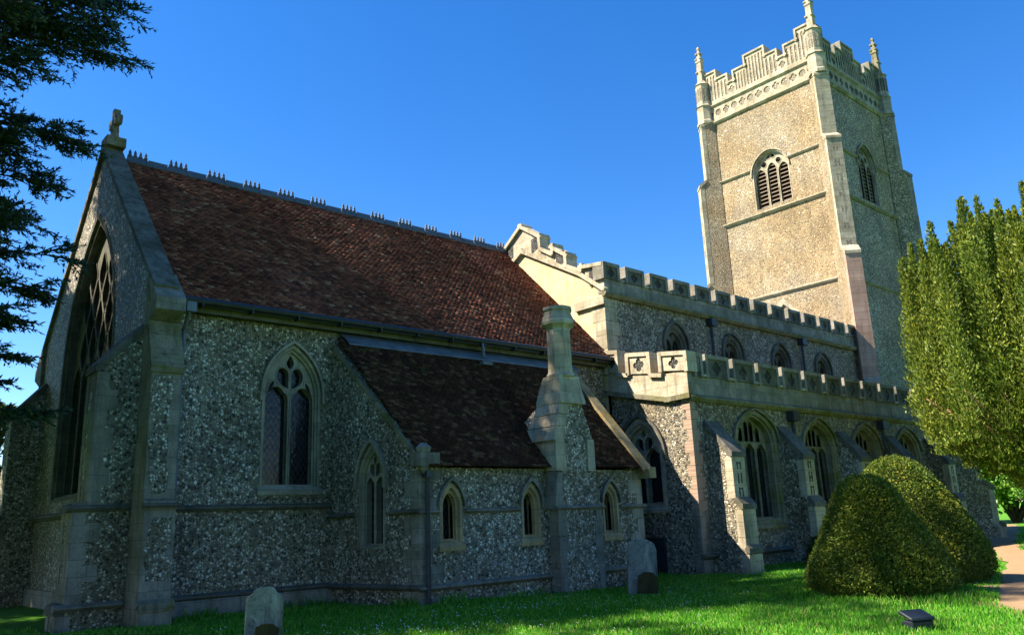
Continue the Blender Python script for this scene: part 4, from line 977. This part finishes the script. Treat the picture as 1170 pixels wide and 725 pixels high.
# ------------------------------------------------------------------ tall Irish yew
def irish_yew(x, y, H):
    z0 = gz(x, y); t = thing('irish_yew', 'tall upright yew tree of many close vertical spires, sunlit at the edge of the path', 'tree', (x, y, z0))
    P = []; Dn = []; r_ = np.random.default_rng(5); m = MB(); core = MB()
    m.tube([(x, y, z0-.2), (x+.02, y, z0+1.2), (x-.05, y+.05, z0+2.4)], [.48, .4, .34], 10)
    sp = []
    for i in range(125):
        a = i*2.39996; q = math.sqrt((i+.5)/125)*3.8; sp.append((a, q))
    for a, q in sp:
        q *= r_.uniform(.93, 1.07); ex, ey = x+q*math.cos(a), y+q*math.sin(a)
        base = 1.3+2.3*max(0, (q/3.8))**1.3+r_.uniform(-.3, .4); top = H*(1-.17*(q/3.8)**2.2)*r_.uniform(.91, 1.02)
        mid = (x+(ex-x)*.55, y+(ey-y)*.55, z0+base*.9)
        if q > .5: m.tube([(x, y, z0+1.1), mid, (ex, ey, z0+base+1.0)], [.1, .07, .03], 5)
        n = int(460*(top-base)); h = r_.uniform(0, 1, n); ang = r_.uniform(0, 6.283, n)
        env = .5*np.minimum(1, .55+h*3)*np.power(np.clip(1-h, 0, 1), .6)+.03
        wob = 1+.3*np.sin(h*(top-base)*2.6+a*7+2*ang)+.3*np.sin(h*(top-base)*6.5+ang*3+a)
        rr = env*wob*np.sqrt(r_.uniform(.04, 1, n))
        out = (h < .3)*(.3-h)*.9
        cx = ex+rr*np.cos(ang)-math.cos(a)*out*.5; cy = ey+rr*np.sin(ang)-math.sin(a)*out*.5; cz_ = z0+base+h*(top-base)
        P.append(np.stack([cx, cy, cz_], 1)); d = np.stack([np.cos(ang)*.75, np.sin(ang)*.75, np.full(n, 1.15)], 1)+r_.normal(size=(n, 3))*.4; Dn.append(unit(d))
    P = np.concatenate(P); Dn = np.concatenate(Dn); n = len(P)
    up = unit(np.cross(Dn, r_.normal(size=(n, 3)))); V, F = quads(P, Dn, up, r_.uniform(.08, .17, n), r_.uniform(.03, .06, n)); np_mesh('crown', V, F, yew_leaf, t)
    core.lathe((x, y), [(.2, z0+2.2), (2.1, z0+4.5), (2.3, z0+7), (1.6, z0+9), (.1, z0+10)], 10)
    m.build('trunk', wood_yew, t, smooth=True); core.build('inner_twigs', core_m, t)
irish_yew(29.7, 8.0, 11.5)

# ------------------------------------------------------------------ cedar at the east end
def cedar(name, x, y, H, label, targets, nl, rfun, seed, dense=1.0, zlo=2.6, block=None):
    r_ = np.random.default_rng(seed); z0 = gz(x, y); t = thing(name, label, 'tree', (x, y, z0)); m = MB()
    m.tube([(x, y, z0-.3), (x+.1, y, z0+H*.3), (x-.05, y+.1, z0+H*.7), (x, y, z0+H*.98)], [.75, .55, .3, .05], 12)
    limbs = [((x, y, z0+tz-dz), (tx, ty, tz)) for tx, ty, tz, dz in targets]
    for i in range(nl):
        h = zlo+(H-zlo-.2)*((i+.5)/nl)**.95; a = i*2.39996+r_.uniform(-.3, .3); L = rfun(h/H)*r_.uniform(.8, 1.1)
        if h > 12 and math.cos(a)*-.581+math.sin(a)*-.814 > .1 and h < 26 and i % 6: continue
        if block and block(x+L*math.cos(a), y+L*math.sin(a), h): L = min(L, 4.6)
        limbs.append(((x, y, z0+h), (x+L*math.cos(a), y+L*math.sin(a), z0+h+L*r_.uniform(-.08, .14))))
    C_ = []; Dd = []; Ln = []
    for li, (b, e) in enumerate(limbs):
        dn = dense*(1.7 if li < 21 else 1)
        b = np.array(b); e = np.array(e); L = np.linalg.norm(e-b); ax = (e-b)/L; side = np.array([-ax[1], ax[0], 0]); side /= np.linalg.norm(side)+1e-9
        pts = [b+(e-b)*s+np.array([0, 0, .05*L*math.sin(s*3.14)]) for s in (0, .25, .5, .75, 1)]
        m.tube(pts, [.13*L/8+.02, .1*L/8+.02, .07*L/8+.015, .04, .012], 5)
        nt_ = int(26*L/8*dn)+6
        for k in range(nt_):
            s = r_.uniform(.18, 1.0); p = b+(e-b)*s+np.array([0, 0, .05*L*math.sin(s*3.14)]); sg = 1 if k % 2 else -1
            tl = (.38*L*(1-s)+.75)*r_.uniform(.6, 1.1); td = ax*r_.uniform(.5, 1.0)+side*sg*r_.uniform(.5, 1.0)+np.array([0, 0, r_.uniform(-.12, .12)]); td /= np.linalg.norm(td)
            q = p+td*tl+np.array([0, 0, -.07*tl]); m.tube([p, (p+q)/2+np.array([0, 0, .04*tl]), q], [.022, .014, .006], 4, False)
            ns = int(tl*7*dense)+3; sd = np.cross(td, [0, 0, 1]); sd /= np.linalg.norm(sd)+1e-9
            for j in range(ns):
                s2_ = r_.uniform(.05, 1.0); p2 = p+(q-p)*s2_; sl = r_.uniform(.18, .5)*(1.15-s2_*.5); d2 = td*r_.uniform(.5, 1)+sd*(1 if j % 2 else -1)*r_.uniform(.3, .9)+np.array([0, 0, r_.uniform(-.35, .2)]); d2 /= np.linalg.norm(d2)
                nn_ = int(sl*34)+3; ss = r_.uniform(0, 1, nn_); c = p2+np.outer(ss*sl, d2)+np.outer(ss*ss*sl, [0, 0, -.12])
                dd = d2+r_.normal(size=(nn_, 3))*.55; dd = dd/np.linalg.norm(dd, axis=1, keepdims=True)
                C_.append(c+dd*.04); Dd.append(dd); Ln.append(r_.uniform(.08, .18, nn_))
    C_ = np.concatenate(C_); Dd = np.concatenate(Dd); Ln = np.concatenate(Ln); n = len(C_)
    up = unit(np.cross(Dd, r_.normal(size=(n, 3)))); V, F = quads(C_, Dd, up, Ln, r_.uniform(.016, .034, n)*1.3); np_mesh('crown', V, F, ced_leaf, t)
    m.build('trunk', wood, t); return n
tg = [(4.6, 18, 13.3, .5), (4.4, 18.2, 12.3, .6), (3.9, 17.6, 13.2, .2), (3.1, 18.6, 14.3, .2), (4.2, 18.4, 12.9, .3), (3.9, 18, 9.9, -.4), (3.3, 18.5, 9.0, .4), (3.7, 18, 7.25, .6), (3.3, 18, 6.5, .5), (3.0, 18.4, 5.2, .7), (3.35, 17.6, 3.9, .9), (3.0, 18.6, 8.1, .3), (2.6, 17.5, 11.0, .3), (3.2, 19.5, 15.2, .2), (2.5, 17.2, 7.7, .4), (3.0, 18, 5.9, .5), (2.7, 17.6, 4.5, .6), (2.9, 18.2, 9.5, .3), (2.3, 16.5, 12.4, .3), (2.2, 16.2, 11.6, .3), (3.4, 17.4, 12.6, .2)]
for i in range(46):                                    # the close-set southern boughs
    zz = 7+i*.54 if i < 25 else 19.3+(i-25)*.27; dv = random.uniform(-.75, .75) if i < 25 else random.uniform(-.6, .45); L = (random.uniform(5.1, 5.5)+.28*max(0, zz-20.3))/math.cos(dv); a_ = math.atan2(.814, .581)+dv
    tg.append((-5.1+L*math.cos(a_), 22.3+L*math.sin(a_), zz, random.uniform(-.3, .3)))
rf = lambda s: 7.6 if s < .72 else (7.6-(s-.72)/.13*6.2 if s < .85 else 2.0*(1.04-s)/.19+.4)
print('cedar needles', cedar('cedar_tree', -5.1, 22.3, 31.5, 'dark spreading cedar tree reaching over the east gable', tg, 72, rf, 8, dense=1.35, block=lambda X, Y, h: X > 1.2 and h < 15.8))

# ------------------------------------------------------------------ background shrubs and trees
def bush(name, x, y, R, H, label, mat, n, seed, cat='shrub', ls=.16, trunk=False, z_lo=.1):
    r_ = np.random.default_rng(seed); z0 = gz(x, y); t = thing(name, label, cat, (x, y, z0)); m = MB()
    blobs = []
    for i in range(14 if not trunk else 26):
        a = r_.uniform(0, 6.28); q = R*math.sqrt(r_.uniform(0, .75)); h = z_lo*H+(H*(1-z_lo))*r_.uniform(.1, .86); s_ = (.32+.25*r_.uniform())*R*(1.1-.4*(h/H))
        if trunk: q *= math.sin(min(3.0, .5+2.4*(h-z_lo*H)/(H*(1-z_lo))))
        blobs.append((x+q*math.cos(a), y+q*math.sin(a), z0+h, s_))
    P = []; 
    for bx, by, bz, s_ in blobs:
        k = n//len(blobs); d = rnd_dirs(k); rr = s_*np.power(r_.uniform(.15, 1, k), .4)*(1+.18*np.sin(d[:, 0]*9+bx)*np.sin(d[:, 2]*8+by)); p = np.array([bx, by, bz])+d*rr[:, None]*np.array([1, 1, .85]); P.append(p[p[:, 2] > z0+.03])
        m.tube([(x, y, z0-.1), ((x+bx)/2, (y+by)/2, z0+(bz-z0)*.45+z_lo*H*.3), (bx, by, bz)], [.05*R*.6+.02, .03*R*.5+.012, .012], 5)
    if trunk: m.tube([(x, y, z0-.2), (x+.05, y, z0+H*z_lo*1.3)], [.05*H*.5, .035*H*.5], 8)
    P = np.concatenate(P); k = len(P); d = rnd_dirs(k); leaf_cloud('crown', P, d, r_.uniform(.7, 1.4, k)*ls, r_.uniform(.4, .7, k)*ls, mat, t)
    m.build('trunk' if trunk else 'stems', wood, t)
bush('garden_shrub', 57.5, 17.0, 2.0, 4.0, 'bright green shrub beyond the tower, beside the path', bush_leaf, 9000, 21)
bush('broadleaf_tree', 65, 21.0, 5.0, 10.5, 'sunlit green broadleaf tree beyond the west end of the church', bush_leaf, 26000, 22, 'tree', .3, True, .12)
for i, (x, y, R, H, lb) in enumerate([(66, 28, 6, 11, 'round-crowned tree farthest off beyond the path end'), (62, 12, 5.5, 10, 'leafy tree at the churchyard edge past the path'), (64, 2, 6, 12, 'tall leafy tree at the north-west churchyard edge'), (52, -9, 6, 11, 'wide leafy tree far behind the upright yew')]):
    bush('boundary_tree', x, y, R, H, lb, bush_leaf if i % 2 else dull_leaf, 16000, 30+i, 'tree', .42, True, .1)
bush('evergreen_shrub', 3.3, 30.2, 2.6, 6.6, 'dark evergreen thicket behind the east gable', dull_leaf, 14000, 41, ls=.2)
bush('evergreen_shrub', 3.5, 36, 3.4, 4.6, 'dark bushes further back past the low chapel', dull_leaf, 12000, 42, ls=.22)
bush('evergreen_tree', -1.8, 29.1, 3.7, 20, 'dense dark evergreen tree south-east of the gable, beyond the cedar', dull_leaf, 45000, 43, 'tree', .3, True, .06)
for i, (x, y, R, H, lb) in enumerate([(-8.5, 10, 6.8, 20, 'big leafy tree north-east of the cedar, added out of view to cut sky light'), (-6, -11, 6, 13, 'spreading leafy tree behind the camera, added to cut sky light'), (9, -17, 6.5, 14, 'tall leafy tree north of the vestry, added unseen to deepen the shade')]):  # unseen trees added to block sky light and deepen the shade
    bush('boundary_tree', x, y, R, H, lb, bush_leaf if i % 2 else dull_leaf, 15000 if i else 40000, 60+i, 'tree', .5, True, .14)
for i, (x, y, R, H, lb) in enumerate([(23.3, 12.6, .7, .75, 'low green shrub growing between two aisle buttresses'), (25.2, 12.9, .8, .95, 'taller leafy shrub against the aisle wall behind the clipped yew')]):
    bush('wall_shrub', x, y, R, H, lb, bush_leaf if i else dull_leaf, 9000, 50+i, ls=.08)

# ------------------------------------------------------------------ gravestones
def headstone(name, x, y, w_, h, th, rot, tilt, shape, mat, label, cat, z_off=-.25):
    z0 = gz(x, y); m = MB()
    if shape == 'shoulder': out = [(-w_/2, z_off), (w_/2, z_off), (w_/2*1.02, h*.74), (w_/2*.9, h*.86), (w_*.34, h*.88), (w_*.25, h*.97), (w_*.1, h), (-w_*.12, h*.99), (-w_*.28, h*.95), (-w_*.34, h*.87), (-w_/2*.96, h*.83), (-w_/2, h*.72)]
    elif shape == 'round': out = [(-w_/2, z_off), (w_/2, z_off)]+[(w_/2*math.cos(t), h*.68+h*.32*math.sin(t)) for t in np.linspace(0, math.pi, 11)]
    else: out = [(-w_/2, z_off), (w_/2, z_off), (w_/2, h*.8), (w_*.42, h*.92), (w_*.2, h*.985), (0, h), (-w_*.2, h*.985), (-w_*.42, h*.92), (-w_/2, h*.8)]
    m.prism(lambda u, v, n: (u, -n, v), out, th/2, -th/2)
    o = m.build(name, mat, bevel=.018); o.location = (x, y, z0); o.rotation_euler = (tilt[0], tilt[1], rot)
    return tag(o, label, cat)
headstone('gravestone', 5.72, 12.3, .54, .80, .12, -.38, (-.05, .02), 'shoulder', grave, 'leaning grey lichened headstone with chipped shoulders before the chancel wall', 'gravestone')
headstone('footstone', 5.62, 12.0, .34, .3, .1, -.3, (-.1, .12), 'shoulder', grave_moss, 'small mossy brown stone in front of the leaning headstone', 'gravestone')
headstone('gravestone', 14.65, 12.42, .66, 1.2, .13, -.72, (-.03, .03), 'flat', grave, 'tall grey headstone with white lichen blotches by the corner of the vestry', 'gravestone')
headstone('footstone', 14.46, 12.16, .44, .5, .12, -.8, (-.12, .14), 'shoulder', grave_moss, 'low brown mossy stone at the foot of the tall headstone', 'gravestone')
m = MB(); m.box(-.17, .17, -.1, .1, -.1, .12); m.add([(-.19, -.12, .12), (.19, -.12, .12), (.19, .12, .2), (-.19, .12, .2), (-.19, -.12, .16), (.19, -.12, .16), (.19, .12, .25), (-.19, .12, .25)], [(0, 1, 2, 3), (4, 5, 6, 7), (0, 1, 5, 4), (1, 2, 6, 5), (2, 3, 7, 6), (3, 0, 4, 7)])
o = m.build('floodlight_box', slate, bevel=.012); o.location = (11.6, 5.15, gz(11.6, 5.15)); o.rotation_euler = (0, 0, -.45)  # low dark box standing for a floodlight housing
tag(o, 'small dark blue floodlight box set low in the lit grass', 'floodlight')

# ------------------------------------------------------------------ grass and daisies
def on_path(x, y):
    P = np.array([(8, -2), (12.6, 3.0), (15.2, 4.9), (19.5, 6.3), (25.8, 8.35), (31, 10.6), (37, 12.6), (46, 15.4)]); d = np.full(len(x), 99.)
    for a, b in zip(P[:-1], P[1:]):
        t = np.clip(((x-a[0])*(b-a)[0]+(y-a[1])*(b-a)[1])/((b-a)@(b-a)), 0, 1); d = np.minimum(d, np.hypot(x-a[0]-t*(b-a)[0], y-a[1]-t*(b-a)[1]))
    return d < .46
gzv = np.vectorize(gz)
def inside_church(x, y):
    return ((x > 3.9) & (y > 17.1)) | ((x > 10.0) & (x < 17.3) & (y > 14.3)) | ((x > 19.1) & (y > 14)) | ((x > 13.65) & (x < 15.2) & (y > 13.95)) | ((x > 5) & (x < 5.85) & (y > 16.3))
n = 420000
ux = rng.uniform(0, 1, n); x = np.where(rng.uniform(0, 1, n) < .72, rng.uniform(.8, 24, n), rng.uniform(9, 44, n)); y = np.where(rng.uniform(0, 1, n) < .85, rng.uniform(2.5, 18.5, n), rng.uniform(-7, 4, n))
# thin out what lies far outside the view or far away
ang = np.degrees(np.arctan2(x, y)); d = np.hypot(x, y)
kp = (ang > 2) & (ang < 112) & (d > 6) & ~on_path(x, y) & ~inside_church(x, y) & (rng.uniform(0, 1, n) < np.clip(1.25-d/45, .15, 1))
x, y = x[kp], y[kp]; n = len(x); z = gzv(x, y)
tall = (((np.abs(y-16.95) < .14) & (x > 5.9) & (x < 9.4)) | ((np.abs(y-14.12) < .14) & (x > 10) & (x < 17.3)) | ((np.abs(x-9.75) < .35) & (y > 14.3) & (y < 17.1)))*rng.uniform(0, .16, n)*(np.sin(x*3.1)+np.sin(x*7.7+1) > .2)+np.exp(-((np.hypot(x-15.75, y-7.5)-1.38)/.35)**2)*.10+np.exp(-((y-13.7)/.25)**2)*(x < 37)*.04
h = (rng.uniform(.035, .085, n)+.035*np.sin(x*1.7+y*.6)*np.sin(y*1.9)+tall).clip(.02, .3); a = rng.uniform(0, 6.283, n); lean = rng.uniform(.1, .7, n)*h
wv = rng.uniform(.004, .010, n)+.0003*np.hypot(x, y)
bx, by = np.cos(a), np.sin(a); la = rng.uniform(0, 6.283, n)
V = np.stack([np.stack([x-bx*wv, y-by*wv, z-.01], 1), np.stack([x+bx*wv, y+by*wv, z-.01], 1), np.stack([x+bx*wv*.5+np.cos(la)*lean*.5, y+by*wv*.5+np.sin(la)*lean*.5, z+h*.65], 1), np.stack([x+np.cos(la)*lean, y+np.sin(la)*lean, z+h], 1)], 1).reshape(-1, 3)
o = np_mesh('grass', V, np.arange(len(V)).reshape(-1, 4), grass_m); tag(o, 'short green churchyard grass with longer tufts around the clipped yews', 'grass', kind='stuff')
n = 1200; cx_ = rng.uniform(3, 30, 60); cy_ = rng.uniform(6, 13.5, 60); q = rng.integers(0, 60, n); x = cx_[q]+rng.normal(0, .8, n); y = cy_[q]+rng.normal(0, .45, n)
kp = ~on_path(x, y) & ~inside_church(x, y); x, y = x[kp], y[kp]; n = len(x); z = gzv(x, y)+rng.uniform(.05, .1, n); s = rng.uniform(.005, .010, n)
V = np.stack([np.stack([x-s, y-s, z], 1), np.stack([x+s, y-s, z-.004], 1), np.stack([x+s, y+s, z+.008], 1), np.stack([x-s, y+s, z+.012], 1)], 1).reshape(-1, 3)
o = np_mesh('daisies', V, np.arange(len(V)).reshape(-1, 4), daisy_m); tag(o, 'scatter of tiny white daisies in the churchyard grass', 'flowers', kind='stuff')
for o in list(D.objects):
    if o.parent is None:
        for k, gname in (('boundary_tree', 'trees round the churchyard edge'), ('wall_shrub', 'low shrubs against the aisle wall'), ('clipped_yew', 'clipped yews beside the footpath'), ('gravestone', 'headstones near the church wall'), ('footstone', 'small footstones before the headstones')):
            if o.name.split('.')[0] == k: o['group'] = gname
